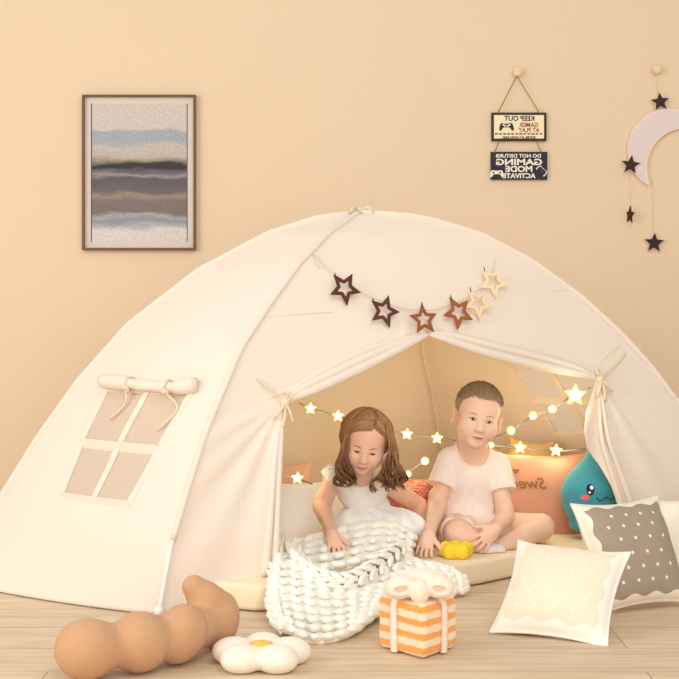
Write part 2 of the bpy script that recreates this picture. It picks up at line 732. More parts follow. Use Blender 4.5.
def half(left_side):
    E = el if left_side else er
    tie = on(front, *(TIE_L if left_side else TIE_R))
    zs = np.concatenate([np.linspace(0.004, zpk, 120), np.linspace(zpk, zt, 50)[1:]])
    nc = 70
    ue = np.interp(zs, E[:, 1], E[:, 0])
    ue[zs > zpk] = upk
    tl = np.linspace(0, 1, nc) ** 0.85
    if left_side:
        u = tl[None, :] * ue[:, None]
    else:
        u = 1 - tl[None, :] * (1 - ue[:, None])
    z = np.repeat(zs[:, None], nc, 1)
    P = front(u, z)
    # folds: below the tie they radiate from it, above they follow the swag edge
    du = (u - tie[0]) * 2.0
    dz = tie[1] - z
    dist = np.hypot(du, dz) + 1e-6
    ang = np.arctan2(du, np.maximum(dz, 1e-4))
    near = np.clip(1 - np.abs(u - ue[:, None]) * (4.2 if left_side else 5.0), 0, 1) ** 1.3
    below = np.clip((tie[1] - z) / 0.05, 0, 1)
    f1 = 0.0065 * np.sin(ang * (15 if left_side else 14) + 0.8) * np.clip(dist / 0.25, 0.0, 1.0) * near * below
    f1 += 0.005 * np.sin(ang * 6 + 2.0) * np.clip(dist / 0.3, 0, 1) * below * np.clip(1 - np.abs(u - ue[:, None]) * 2.0, 0, 1)
    # gather at tie: pull cloth outwards
    above = np.clip((z - tie[1]) / 0.03, 0, 1) * np.clip((zpk + 0.06 - z) / 0.06, 0, 1)
    edist = np.abs(u - ue[:, None])
    near2 = np.clip(1 - edist * 9.0, 0, 1)
    f2 = 0.006 * np.sin(edist * 130) * near2 * above
    soft = 0.006 * vnoise(P, 7.0, 2.0) * np.clip(z / 0.1, 0.2, 1) * np.clip(np.maximum(edist * 20, (z - zpk) / 0.04), 0.3, 1) * np.clip((zt - z) / 0.2, 0, 1) * np.clip(4 * u * (1 - u) * 3, 0, 1)
    P = P + (f1 + f2 + soft)[..., None] * front.n
    return P.reshape(-1, 3), gridf(len(zs), nc)


mb = MB()
v, f = half(True)
mb.add(v, f)
v, f = half(False)
mb.add(v, [q[::-1] for q in f])
o = mb.build('front_panel', canvas, tent)
w_ = o.modifiers.new('weld', 'WELD')
w_.merge_threshold = 0.0006
solid(o, 0.003)


def strip_on(S, pix, w, lift, name, m, parent, guess=(0.5, 0.5), r=None):
    """thin band or cord lying on a panel along pixel points"""
    pts = []
    g = guess
    for p in pix:
        g = on(S, *p, guess=g)
        pts.append(S(g[0], g[1]) + S.n * lift)
    pts = spline(pts, 40)
    v, f = tube(pts, w, 8)
    return v, f


# swag folds: soft rolled cloth along the upper door edge
def swag(pix, rr, offs, guess):
    mb = MB()
    for (dx, dy, sc, lf) in offs:
        pts, g = [], guess
        n = len(pix)
        for i, p in enumerate(pix):
            t = i / (n - 1)
            k = math.sin(PI * min(1, max(0, 0.04 + t * 0.96)))
            g = on(front, p[0] + dx * k, p[1] + dy * k, guess=g)
            pts.append(front(g[0], g[1]) + front.n * (0.006 + lf * k))
        pts = spline(pts, 36)
        tt = np.linspace(0, 1, 36)
        r = rr * sc * (0.30 + 0.7 * np.sin(PI * np.clip(tt * 0.96 + 0.02, 0, 1)) ** 0.8)
        v, f = tube(pts, r, 10)
        mb.add(v, f)
    return mb


swl = swag([TIE_L, (300, 395), (330, 382), (370, 363), (400, 348), PEAK], 0.017,
           [(0, 0, 1.0, 0.006), (-3, -7, 0.9, 0.004), (-5, -13, 0.75, 0.001)], (0.3, 0.5))
o = swl.build('door_swag', canvas, tent)
swr = swag([PEAK, (450, 341), (490, 354), (540, 366), (575, 373), TIE_R], 0.017,
           [(0, 0, 1.0, 0.006), (3, -8, 0.95, 0.004)], (0.5, 0.6))
o = swr.build('door_swag', canvas, tent)


# gathered cloth hanging from the ties along the door sides
def gather(pix, guess, specs):
    mb = MB()
    for (dx, r0, lf) in specs:
        pts, g = [], guess
        n = len(pix)
        for i, p in enumerate(pix):
            k = (i / (n - 1)) ** .7
            g = on(front, p[0] + dx * k, p[1], guess=g)
            pts.append(front(g[0], max(g[1], .085)) + front.n * (.004 + lf * k))
        pts = spline(pts, 40)
        tt = np.linspace(0, 1, 40)
        mb.tube(pts, r0 * (.35 + .65 * tt ** .6), 12)
    return mb


gather([TIE_L, (281, 430), (279, 460), (277, 500), (275, 540), (272, 578)], (.3, .5), [(0, .012, .004), (-9, .013, .002)]).build('curtain_edge', canvas, tent)
gather([TIE_R, (598, 410), (600, 440), (608, 470), (618, 505), (628, 560)], (.7, .5), [(2, .011, .004), (14, .014, .002)]).build('curtain_edge', canvas, tent)


# curtain ties: knot, bow tails
def tie(px, py, guess, sgn):
    mb = MB()
    c = on(front, px, py, guess=guess)
    P0 = front(c[0], c[1]) + front.n * 0.02
    ex = np.array((0.9, 0.4, 0)) / math.hypot(.9, .4)
    ez = np.array((0, 0, 1.))
    mb.ball(P0, (0.014, 0.012, 0.014))
    for (a, l, w) in ((-2.3 * sgn, 0.06, 0.0055), (-1.75 * sgn, 0.075, 0.007), (-1.25 * sgn, 0.065, 0.006)):
        d = math.cos(a) * ex * sgn + math.sin(abs(a)) * -ez
        pts = [P0, P0 + d * l * .5 + front.n * .012, P0 + d * l + front.n * 0.008]
        mb.tube(spline(pts, 10), np.linspace(w * .7, w, 10), 6)
    # the tie band that runs to the pole side
    q = on(front, px - 27 * sgn, py - 24, guess=guess)
    Q = front(q[0], q[1]) + front.n * 0.008
    mb.tube(spline([P0, (P0 + Q) / 2 + front.n * .006, Q], 10), 0.0035, 6)
    mb.tube(spline([P0, P0 + ex * .02 * sgn + ez * .02 + front.n * .01, P0 + ex * .008 * sgn + ez * .03, P0], 12), 0.004, 6)
    return mb


tie(*TIE_L, (0.3, 0.5), 1).build('curtain_tie', cord_m, tent)
tie(*TIE_R, (0.7, 0.5), -1).build('curtain_tie', cord_m, tent)

# --- side and back panels
def full_panel(S, name, nz=70, nu=60, hole=None, ns=1.0):
    zs = np.concatenate([np.linspace(0.004, 0.9, nz - 25), np.linspace(0.9, zt, 26)[1:]])
    u = np.linspace(0, 1, nu)
    uu, zz = np.meshgrid(u, zs)
    P = S(uu, zz)
    w = np.clip(4 * uu * (1 - uu) * 3, 0, 1) * np.clip((zt - zz) / 0.2, 0, 1)
    P = P + (ns * 0.006 * vnoise(P, 8.0, 5.0) * w)[..., None] * S.n
    f = gridf(len(zs), nu)
    if hole is not None:
        keep = []
        for q in f:
            c = np.mean([(uu.flat[i], zz.flat[i]) for i in q], 0)
            if not hole(c):
                keep.append(q)
        f = keep
    return P.reshape(-1, 3), f


def inpoly(poly):
    poly = np.asarray(poly)

    def t(c):
        r = False
        j = len(poly) - 1
        for i in range(len(poly)):
            xi, yi = poly[i]
            xj, yj = poly[j]
            if (yi > c[1]) != (yj > c[1]) and c[0] < (xj - xi) * (c[1] - yi) / (yj - yi) + xi:
                r = not r
            j = i
        return r
    return t


# left panel window (opening behind the sheer mesh)
WIN_TL, WIN_TR, WIN_BR, WIN_BL = (108, 388), (192, 392), (129, 504), (62, 495)
wl = [on(left, *p, guess=(0.6, 0.4)) for p in (WIN_TL, WIN_TR, WIN_BR, WIN_BL)]
cw = np.mean(wl, 0)
hole_l = inpoly([cw + (np.array(p) - cw) * 0.97 for p in wl])
v, f = full_panel(left, 'left', 120, 110, hole_l)
o = obj('side_panel', v, f, canvas, tent)
solid(o, 0.003)


def bil(c, s, t):
    a, b, cc, d = [np.array(x) for x in c]
    return (a * (1 - s) + b * s) * (1 - t) + (d * (1 - s) + cc * s) * t


def window(S, corners, lift, lab):
    """four sheer panes and the sewn frame with its cross"""
    n = 24
    g = []
    for i in range(n):
        for j in range(n):
            q = bil(corners, j / (n - 1), i / (n - 1))
            g.append(S(q[0], q[1]) + S.n * lift)
    return np.array(g), gridf(n, n)


mesh_m = sheer('sheer_mesh', srgb(226, 206, 186), 0.72)
v, f = window(left, wl, -0.002, '')
win = obj('window_mesh', v, f, mesh_m, tent, label='sheer beige mesh of the side window')
mb = MB()
def frame_bar(S, corners, a, b, w, lift):
    n = 16
    P = []
    for k in range(n):
        t = k / (n - 1)
        q = bil(corners, *(np.array(a) * (1 - t) + np.array(b) * t))
        P.append(S(q[0], q[1]) + S.n * lift)
    P = np.array(P)
    t = np.gradient(P, axis=0)
    t /= np.linalg.norm(t, axis=1, keepdims=True)
    s = np.cross(t, S.n)
    v = np.vstack([P - s * w, P + s * w, P + s * w + S.n * .005, P - s * w + S.n * .005]).reshape(4, n, 3).transpose(1, 0, 2).reshape(-1, 3)
    f = gridf(n, 4, True) + [(0, 1, 2, 3), tuple((n - 1) * 4 + i for i in (3, 2, 1, 0))]
    mb.add(v, f)
for a, b, w in (((0, 0), (0, 1), .010), ((1, 0), (1, 1), .010), ((0, 1), (1, 1), .010), ((0, 0), (1, 0), .010),
                ((.52, 0), (.50, 1), .011), ((0, .52), (1, .52), .015)):
    frame_bar(left, wl, a, b, w, 0.0)
mb.build('window_frame', canvas, win, smooth=False)

# rolled-up window flap with two ties
rp = [(107, 381), (130, 383), (155, 385.5), (180, 387), (200, 384)]
pts = [left(*on(left, *p, guess=(0.6, .6))) + left.n * 0.02 for p in rp]
pts = spline(pts, 48)
tt = np.linspace(0, 1, 48)
rr = 0.025 * (0.86 + 0.14 * np.sin(tt * 9)) * (1 - 0.30 * np.exp(-((tt - .33) / .04) ** 2) - 0.28 * np.exp(-((tt - .72) / .04) ** 2))
v, f = tube(pts, rr, 18)
v = v + 0.002 * vnoise(v, 60, 1)[:, None] * left.n
flap = obj('window_flap', v, f, canvas, tent)
for t0, tail in ((.30, ((128, 403), (112, 419))), (.70, ((180, 408), (160, 430)))):
    mb = MB()
    i = int(t0 * 47)
    c = pts[i]
    d = pts[i + 1] - pts[i]
    d /= np.linalg.norm(d)
    a = np.cross(d, (0, 0, 1.))
    a /= np.linalg.norm(a)
    b = np.cross(a, d)
    ring = [c + 0.0225 * (math.cos(q) * a + math.sin(q) * b) for q in np.linspace(0, 2 * PI, 20)]
    mb.tube(ring, 0.0035, 6)
    kn = c + left.n * 0.022 - np.array((0, 0, .012))
    mb.ball(kn, 0.009)
    tp = [kn] + [left(*on(left, *p, guess=(0.6, .6))) + left.n * 0.012 for p in tail]
    mb.tube(spline(tp, 14), 0.0035, 6)
    mb.tube(spline([kn, kn + d * .02 + left.n * .008, kn + d * .012 - b * .012, kn], 10), 0.003, 6)
    mb.build('flap_tie', cord_m, flap)

# back panels; the right one has a second window
v, f = full_panel(backl, 'backl', 60, 50, None, 1.5)
o = obj('back_panel', v, f, canvas_in, tent)
solid(o, 0.003)


BW_TL, BW_TR, BW_BR, BW_BL = (509, 366), (603, 372), (622, 438), (559, 434)
wr = [on(backr, *p, guess=(0.6, .5)) for p in (BW_TL, BW_TR, BW_BR, BW_BL)]
v, f = full_panel(backr, 'backr', 120, 110, inpoly(wr), 1.5)
o = obj('back_panel', v, f, canvas_in, tent)
solid(o, 0.003)
v, f = window(backr, wr, 0.0, '')
win2 = obj('window_mesh', v, f, mat('sheer_mesh_back', srgb(253, 246, 240), 0.9, translucent=.7), tent, label='sheer pale mesh of the window at the back')
mb = MB()
for a, b, w in (((0, 0), (0, 1), .008), ((0, 1), (1, 1), .008), ((0, 0), (1, 0), .008), ((1, 0), (1, 1), .008), ((.42, 0), (.52, 1), .012), ((0, .5), (1, .45), .012)):
    frame_bar(backr, wr, a, b, w, -0.006)
mb.build('window_frame', canvas, win2, smooth=False)

# poles in sewn sleeves
for k in 'ABDE':
    zz = np.concatenate([np.linspace(0.0, 1.0, 40), np.linspace(1.0, APEX[2], 20)[1:]])
    P = pole_at(k, zz)
    cen = np.array((0.07, 4.9, 0))
    out = (poles[k][0] - cen)
    out /= np.linalg.norm(out)
    P = P + out * 0.004
    low = 0.18 if k == 'A' else 0.05
    m_ = zz >= low
    sl = obj('pole_sleeve', *tube(P[m_], 0.0095, 10), canvas, tent)
    q = zz <= low + 0.04
    pv = MB().tube(P[q], 0.0062, 10)
    po = pv.build('tent_pole', white_plastic, tent)
    MB().tube([P[0], P[0] + (P[1] - P[0]) * 0.9], [0.016, 0.011], 12).build('pole_foot', white_plastic, po)
# apex tie
mb = MB()
mb.ball(APEX + (0, 0, .004), (.012, .012, .016))
for a in (0.5, 2.4, 4.0):
    d = np.array((math.cos(a), math.sin(a) * .4 - .3, 0.25))
    mb.tube(spline([APEX, APEX + d * .03 + (0, 0, .01), APEX + d * .05 + (0, 0, -.015)], 8), 0.004, 6)
mb.build('apex_tie', cord_m, tent)
# sewn seams
for pix, g in (([(455, 302), (500, 300), (540, 293), (566, 290)], (.7, .8)), ([(620, 345), (600, 362), (597, 376)], (.8, .5)), ([(262, 318), (300, 314), (330, 312)], (.1, .8))):
    obj('seam', *strip_on(front, pix, 0.0010, 0.0022, '', None, None, g), canvas, tent)

# --- padded mat in the tent
poly = [(-.40, 4.19), (-.25, 4.125), (-.20, 4.13), (.10, 4.30), (.442, 4.515), (.586, 4.655), (1.30, 5.00), (.45, 5.70), (-1.12, 4.74)]
mb = MB()
mb.prism(poly, (0, 0, 0.003), (1, 0, 0), (0, 1, 0), 0.077)
mm = mb.build('floor_mat', mat('mat_cotton', srgb(243, 222, 190), 0.9, 0.06, 400), None, True)
bevel(mm, 0.016, 4)
tag(mm, 'thick cream padded mat covering the floor of the tent', 'mat')


# ------------------------------------------------------------------ framed picture
def wall_pt(px, py, off=0.0):
    return U(px, py, WALL_D - off)


def picture():
    x0, y0, x1, y1 = 83.3, 95.6, 196.3, 250.3
    a, b = wall_pt(x0, y1), wall_pt(x1, y0)
    r = empty('framed_picture', ((a[0] + b[0]) / 2, WALL_D, a[2]), 'abstract seascape print in a slim brown frame on the wall', 'picture')
    W, H = b[0] - a[0], b[2] - a[2]
    cx, cz = (a[0] + b[0]) / 2, (a[2] + b[2]) / 2
    t = 0.0095
    mb = MB()
    for c, d in (((cx, 0, b[2] - t / 2), (W, .03, t)), ((cx, 0, a[2] + t / 2), (W, .03, t)),
                 ((a[0] + t / 2, 0, cz), (t, .03, H - 2 * t)), ((b[0] - t / 2, 0, cz), (t, .03, H - 2 * t))):
        mb.box((c[0], WALL_D - 0.016, c[2]), d)
    mb.build('frame', mat('brown_frame', srgb(112, 78, 40), 0.45), r, False)
    MB().box((cx, WALL_D - 0.010, cz), (W - 2 * t, 0.008, H - 2 * t)).build('mat_board', mat('mat_board', srgb(217, 206, 198), 0.8), r, False)
    p0, p1 = wall_pt(92.5, 242.3), wall_pt(187.3, 104.6)
    m = bpy.data.materials.new('seascape_print')
    m.use_nodes = True
    N, L = m.node_tree.nodes, m.node_tree.links
    tc = N.new('ShaderNodeTexCoord')
    sp = N.new('ShaderNodeSeparateXYZ')
    L.new(tc.outputs['UV'], sp.inputs[0])
    mp = N.new('ShaderNodeMapping')
    mp.inputs['Scale'].default_value = (1.2, 5.0, 1)
    L.new(tc.outputs['UV'], mp.inputs[0])
    n1 = N.new('ShaderNodeTexNoise')
    n1.inputs['Scale'].default_value = 1.7
    n1.inputs['Detail'].default_value = 7
    L.new(mp.outputs[0], n1.inputs['Vector'])
    ad = N.new('ShaderNodeMath')
    ad.operation = 'MULTIPLY_ADD'
    ad.inputs[1].default_value = 0.14
    L.new(n1.outputs['Fac'], ad.inputs[0])
    L.new(sp.outputs[1], ad.inputs[2])
    sb = N.new('ShaderNodeMath')
    sb.operation = 'SUBTRACT'
    sb.inputs[1].default_value = 0.07
    L.new(ad.outputs[0], sb.inputs[0])
    cr = N.new('ShaderNodeValToRGB')
    stops = [(0.0, (216, 205, 199)), (.09, (212, 203, 197)), (.115, (172, 174, 178)), (.15, (138, 142, 148)), (.19, (160, 162, 166)), (.215, (120, 106, 102)), (.30, (122, 108, 104)),
             (.34, (150, 132, 116)), (.37, (104, 92, 94)), (.46, (88, 80, 90)), (.485, (150, 140, 136)), (.505, (104, 98, 108)), (.525, (88, 82, 88)),
             (.54, (40, 34, 32)), (.562, (44, 38, 36)), (.59, (150, 138, 126)), (.62, (188, 176, 162)), (.69, (192, 182, 172)), (.72, (160, 168, 174)), (.80, (160, 168, 174)), (.82, (204, 192, 184)), (1.0, (208, 194, 186))]
    e = cr.color_ramp.elements
    e[0].position, e[0].color = stops[0][0], srgb(*stops[0][1])
    e[1].position, e[1].color = stops[-1][0], srgb(*stops[-1][1])
    for p, c in stops[1:-1]:
        k = e.new(p)
        k.color = srgb(*c)
    L.new(sb.outputs[0], cr.inputs[0])
    # fine speckle in the foam bands
    n2 = N.new('ShaderNodeTexNoise')
    n2.inputs['Scale'].default_value = 60
    n2.inputs['Detail'].default_value = 3
    L.new(tc.outputs['UV'], n2.inputs['Vector'])
    mr = N.new('ShaderNodeMapRange')
    mr.inputs[1].default_value, mr.inputs[2].default_value = 0.4, 0.62
    mr.inputs[3].default_value, mr.inputs[4].default_value = 0.88, 1.08
    L.new(n2.outputs['Fac'], mr.inputs[0])
    mx = N.new('ShaderNodeMix')
    mx.data_type = 'RGBA'
    mx.blend_type = 'MULTIPLY'
    mx.inputs['Factor'].default_value = 1
    L.new(cr.outputs[0], mx.inputs['A'])
    L.new(mr.outputs[0], mx.inputs['B'])
    L.new(mx.outputs['Result'], N['Principled BSDF'].inputs['Base Color'])
    N['Principled BSDF'].inputs['Roughness'].default_value = 0.6
    o = obj('print', [(p0[0], WALL_D - .0145, p0[2]), (p1[0], WALL_D - .0145, p0[2]), (p1[0], WALL_D - .0145, p1[2]), (p0[0], WALL_D - .0145, p1[2])], [(0, 1, 2, 3)], m, r, False)
    uvset(o, [(0, 0), (1, 0), (1, 1), (0, 1)])
    dk = mat('print_edge', srgb(92, 86, 92), 0.6)
    MB().box((p0[0] - .002, WALL_D - .015, cz), (.004, .002, p1[2] - p0[2])).build('print_edge', dk, r, False)
    MB().box((p1[0] + .001, WALL_D - .015, cz), (.003, .002, p1[2] - p0[2])).build('print_edge', dk, r, False)


picture()


# ------------------------------------------------------------------ wall pegs, signs, moon
wood_pale = mat('pale_wood', srgb(232, 208, 166), 0.5, var=0.06, vscale=40)


def peg(px, py, label):
    r = empty('wall_peg', wall_pt(px, py), label, 'peg', 'pegs on the wall')
    c = wall_pt(px, py)
    MB().tube([c, c + (0, -.02, 0)], .006, 12).build('stem', wood_pale, r)
    pts = [c + (0, -.018, 0), c + (0, -.020, 0), c + (0, -.026, 0), c + (0, -.031, 0), c + (0, -.033, 0)]
    MB().tube(pts, [.012, .0195, .0215, .019, .011], 24).build('knob', wood_pale, r)


peg(517, 72.5, 'round pale wooden peg that the two lettered signs hang from')
peg(656, 70, 'round pale wooden peg on the wall above the moon hanging')

twine = mat('twine', srgb(150, 112, 72), 0.9)
dark_brown = mat('dark_brown', srgb(58, 28, 22), 0.6)


def mtext(s, size, px, py, off, bold=0.0, w=None):
    """lettering that reads mirrored, as it does in the photograph"""
    v, f = text_mesh(s, size, bold, 0, 0.0006)
    v = v.copy()
    if w:
        v[:, 0] *= w / (v[:, 0].max() - v[:, 0].min())
    c = wall_pt(px, py, off)
    p = np.stack([c[0] - v[:, 0], c[1] - v[:, 2] * 1.0, c[2] + v[:, 1]], 1)
    return p, [q[::-1] for q in f]


def pad_poly(s):
    """outline of a game controller, width about 2 s"""
    h = [(0, .42), (.35, .44), (.62, .52), (.86, .40), (.98, .02), (1.04, -.42), (.93, -.60), (.76, -.55), (.52, -.16), (.3, -.10), (0, -.10)]
    p = h + [(-x, y) for x, y in h[-2:0:-1]]
    return [(x * s, y * s) for x, y in p]


def signs():
    px = WALL_D / F_PX
    r = empty('hanging_sign', wall_pt(518, 180), 'pair of lettered boards hanging by twine from a round peg', 'sign')
    off = 0.012
    ink = mat('sign_ink', srgb(52, 40, 38), 0.6)
    red = mat('sign_red_ink', srgb(158, 84, 58), 0.6)
    cream = mat('sign_cream', srgb(246, 228, 190), 0.6)
    navy = mat('sign_navy', srgb(38, 34, 48), 0.55)
    white = mat('sign_white_ink', srgb(244, 232, 214), 0.6)
    # upper board
    a, b = wall_pt(491, 141.5), wall_pt(546, 113)
    cx, cz, W, H = (a[0] + b[0]) / 2, (a[2] + b[2]) / 2, b[0] - a[0], b[2] - a[2]
    up = MB().box((cx, WALL_D - off, cz), (W, .008, H)).build('upper_board', mat('sign_border', srgb(60, 42, 32), 0.6), r, False)
    MB().box((cx, WALL_D - off - .0045, cz), (W - .022, .002, H - .022)).build('board_face', cream, up, False)
    mb, mr = MB(), MB()
    ot = off + .0062
    mb.add(*mtext('KEEP OUT', .030, 519.5, 118.6, ot, .0006, 30 * px))
    mr.add(*mtext('GAMER', .026, 529, 125.0, ot, .0005, 19 * px))
    mr.add(*mtext('AT PLAY', .026, 529, 130.2, ot, .0005, 21 * px))
    mb.add(*mtext('ENTER AT OWN RISK', .014, 519, 137.6, ot, .0004, 33 * px))
    # the second smallest line is too fine to read: a row of small dashes
    for i in range(12):
        c = wall_pt(496.5 + i * 4.05, 133.9, ot)
        mb.box(c, (.011 if i % 3 else .0145, .0008, .0052))
    for k in range(1):
        mb.prism(pad_poly(.030), wall_pt(506.5, 126.6, ot), (1, 0, 0), (0, 0, 1), .0012)
    mb.build('lettering', ink, up, False, label='dark mirrored lettering and controller icon')
    mr.build('lettering', red, up, False, label='red-brown mirrored lettering')
    mb = MB()
    for dx, dy in ((-13e-3, 5e-3), (13e-3, 5e-3), (-6e-3, 1e-3), (6e-3, 1e-3)):
        c = wall_pt(506.5, 126.0, ot + .0014) + (dx, 0, dy)
        mb.prism([(math.cos(t) * .0042, math.sin(t) * .0042) for t in np.linspace(0, 2 * PI, 13)[:-1]], c, (1, 0, 0), (0, 0, 1), .0004)
    mb.build('controller_buttons', cream, up, False)
    # lower board
    a, b = wall_pt(490.3, 180.0), wall_pt(546.8, 152.2)
    cx, cz, W, H = (a[0] + b[0]) / 2, (a[2] + b[2]) / 2, b[0] - a[0], b[2] - a[2]
    lo = MB().box((cx, WALL_D - off, cz), (W, .008, H)).build('lower_board', navy, r, False)
    ot = off + .0046
    mb = MB()
    mb.add(*mtext('DO NOT DISTURB', .021, 518.5, 156.0, ot, .0006, 45 * px))
    mb.add(*mtext('GAMING', .036, 519, 162.3, ot, .0012, 46 * px))
    mb.add(*mtext('MODE', .034, 519, 169.3, ot, .0012, 27 * px))
    mb.add(*mtext('ACTIVATE', .028, 519, 176.0, ot, .0010, 33 * px))
    # controllers at the two lower corners
    mb.prism(pad_poly(.028), wall_pt(496.8, 173.5, ot), (1, 0, 0), (0, 0, 1), .0012)
    mb.prism([(x * .72 + y * .69, -x * .69 + y * .72) for x, y in pad_poly(.024)], wall_pt(542, 170.5, ot), (1, 0, 0), (0, 0, 1), .0012)
    mb.build('lettering', white, lo, False, label='white mirrored lettering and controllers')
    MB().prism([(x * .72 + y * .69, -x * .69 + y * .72) for x, y in pad_poly(.0195)], wall_pt(542, 170.5, ot + .0013), (1, 0, 0), (0, 0, 1), .0004).build('controller_face', navy, lo, False)
    for k in (-1, 1):
        mb = MB().box(wall_pt(496.8, 172.6, ot + .0014) + (k * .014, 0, 0), (.010, .0006, .003))
        mb.box(wall_pt(496.8, 172.6, ot + .0014) + (k * .014, 0, 0), (.003, .0006, .010))
        mb.build('controller_button', navy, lo, False)
    for p, q in (((517, 76), (497, 114.5)), ((517, 76), (540.5, 114.5)), ((499.5, 141), (494, 153.5)), ((536.5, 141), (542, 153.5))):
        MB().tube([wall_pt(*p, off + .006 if p[1] > 90 else .024), wall_pt(*q, off + .006)], .0019, 6).build('twine', twine, r)


signs()


def moon():
    s = WALL_D / F_PX
    r = empty('moon_hanging', wall_pt(668, 255), 'pale crescent moon wall hanging with dark stars beside the right edge', 'wall decoration')
    c = np.array((668., 150.))
    outer = []
    for t in np.linspace(118, 332, 44):
        outer.append((c[0] + 41 * math.cos(math.radians(t)), c[1] + 41 * math.sin(math.radians(t))))
    c2, r2 = np.array((686., 168.)), 39.5
    inner = []
    for t in np.linspace(287, 163, 40):
        inner.append((c2[0] + r2 * math.cos(math.radians(t)), c2[1] + r2 * math.sin(math.radians(t))))
    poly = outer + inner

    def pl(pp):
        return [((x - 668) * s, -(y - 150) * s) for x, y in pp][::-1]
    o = wall_pt(668, 150, 0.006)
    edge = MB().prism(pl(poly), o, (1, 0, 0), (0, 0, 1), .012)
    mo = edge.build('moon', mat('moon_edge', srgb(238, 222, 204), 0.7), r, False)
    cen = np.mean(poly, 0)
    pin = []
    n = len(poly)
    for i in range(n):
        a, b = np.array(poly[i - 1]), np.array(poly[(i + 1) % n])
        t = (b - a) / (np.linalg.norm(b - a) + 1e-9)
        pin.append(np.array(poly[i]) + 1.3 * np.array((-t[1], t[0])))
    MB().prism(pl(pin), wall_pt(668, 150, 0.0178), (1, 0, 0), (0, 0, 1), .002).build('moon_face', mat('moon_felt', srgb(226, 210, 206), 0.95, 0.1, 300), mo, False)
    back = mat('star_edge', srgb(226, 206, 184), 0.7)
    for px, py, rad, ro, yaw in ((660, 102, 9.8, -0.1, 0), (630.5, 165, 10, 0.12, 0), (631, 215, 9.5, 0.1, 1.27), (654, 243, 10.5, .05, 0)):
        zed = .020 if yaw == 0 and py < 200 else .010
        cc = wall_pt(px, py, zed + (.012 if yaw else 0))
        ex = np.array((math.cos(yaw), -math.sin(yaw), 0))
        st = MB().prism(star2d(rad * s * 1.1, .47, 5, ro)[::-1], cc, ex, (0, 0, 1), .003).build('star', back, r, False)
        nz = np.cross(ex, (0, 0, 1.))
        MB().prism(star2d(rad * s * .95, .46, 5, ro)[::-1], cc + nz * .003, ex, (0, 0, 1), .004).build('star_face', dark_brown, st, False)
    thread = mat('thread', srgb(224, 202, 168), 0.9)
    MB().tube([wall_pt(656, 73, .03), wall_pt(658, 92, .014)], .0009, 5).build('thread', thread, r)
    MB().tube([wall_pt(630.5, 174, .016), wall_pt(631, 206, .02)], .0009, 5).build('thread', thread, r)
    MB().tube([wall_pt(652, 180, .012), wall_pt(654, 234, .012)], .0009, 5).build('thread', thread, r)


moon()


# ------------------------------------------------------------------ star garland on the tent
def garland():
    def fp(px, py, lift, g=(.4, .8)):
        q = on(front, px, py, guess=g)
        return front(q[0], q[1]) + front.n * lift
    r = empty('star_garland', fp(419, 335, 0.01), 'garland of six cut-out stars, brown to cream, across the tent front', 'garland')
    path = [(312, 253), (325, 268), (341, 279), (362, 293), (382, 302), (405, 309), (430, 310), (452, 303), (470, 294), (488, 276), (494, 258)]
    pts = spline([fp(*p, 0.014) for p in path], 60)
    MB().tube(pts, .0016, 6).build('garland_cord', cord_m, r)
    cols = [srgb(86, 46, 32), srgb(92, 52, 36), srgb(148, 86, 48), srgb(156, 92, 52), srgb(236, 212, 172), srgb(240, 218, 180)]
    labs = ['dark brown star', 'dark brown star', 'rust brown star', 'rust brown star', 'cream star', 'cream star']
    spec = [(340.5, 288.5, 18, -.68), (380.4, 311.3, 17.5, -.88), (419, 319.5, 16.5, -.05), (454, 312.5, 18, -.48), (473.5, 303, 17, -.6), (489, 282, 17.5, -.7)]
    ex = np.array((math.cos(.43), math.sin(.43), 0))
    s = 4.55 / F_PX
    for i, (px, py, rad, ro) in enumerate(spec):
        c = fp(px, py, 0.030 - .004 * (i % 2))
        d = c[1]
        s = d / F_PX
        tilt = np.array((0, .22, .97))
        ez = tilt - ex * (tilt @ ex)
        ez /= np.linalg.norm(ez)
        nz = np.cross(ex, ez)
        o, n_ = star2d(rad * s, .47, 5, ro), star2d(rad * s * .50, .52, 5, ro)
        mb = MB()
        k = 10
        P = np.array(o + n_)
        A = c + P[:, :1] * ex + P[:, 1:] * ez
        B = A + nz * .006
        f = []
        for j in range(k):
            j2 = (j + 1) % k
            f += [(j, k + j, k + j2, j2), (2 * k + j, 2 * k + j2, 3 * k + j2, 3 * k + j), (j, j2, 2 * k + j2, 2 * k + j), (k + j, 3 * k + j, 3 * k + j2, k + j2)]
        mb.add(np.vstack([A, B]), f)
        st = mb.build('star', mat('star_wood_%d' % i, cols[i], 0.6), r, False, label=labs[i])
        bevel(st, .0012, 1)
        top = c + P[0][0] * .86 * ex + P[0][1] * .86 * ez
        MB().tube([top + nz * .004 + ez * .012, top + nz * .008, top - ez * .006 + nz * .004], .0016, 6).build('hanging_loop', mat('hook_%d' % i, srgb(70, 52, 40), .5), st)
    MB().tube(spline([fp(312, 253, .012), fp(314, 262, .012), fp(319, 268, .01)], 8), .002, 6).build('cord_knot', cord_m, r)


garland()


# ------------------------------------------------------------------ pillows
def pillow_surface(w, h, t, n=44, corner=0.10, p=2.6, flange=0.0):
    """closed cushion; returns verts (x right, y back, z up), faces, uv in -1..1"""
    g = np.linspace(-1, 1, n)
    g = np.sign(g) * np.abs(g) ** 0.8
    x, y = np.meshgrid(g, g)
    pull = 1 - corner * (1 - np.abs(y) ** 2) * np.abs(x) ** 3
    pull2 = 1 - corner * (1 - np.abs(x) ** 2) * np.abs(y) ** 3
    X, Z = x * pull * w / 2, y * pull2 * h / 2
    e = 1 - flange
    th = t / 2 * (np.clip(1 - (np.abs(x) / e) ** p, 0, 1) * np.clip(1 - (np.abs(y) / e) ** p, 0, 1)) ** 0.55 + 0.003
    return X, Z, th, x, y


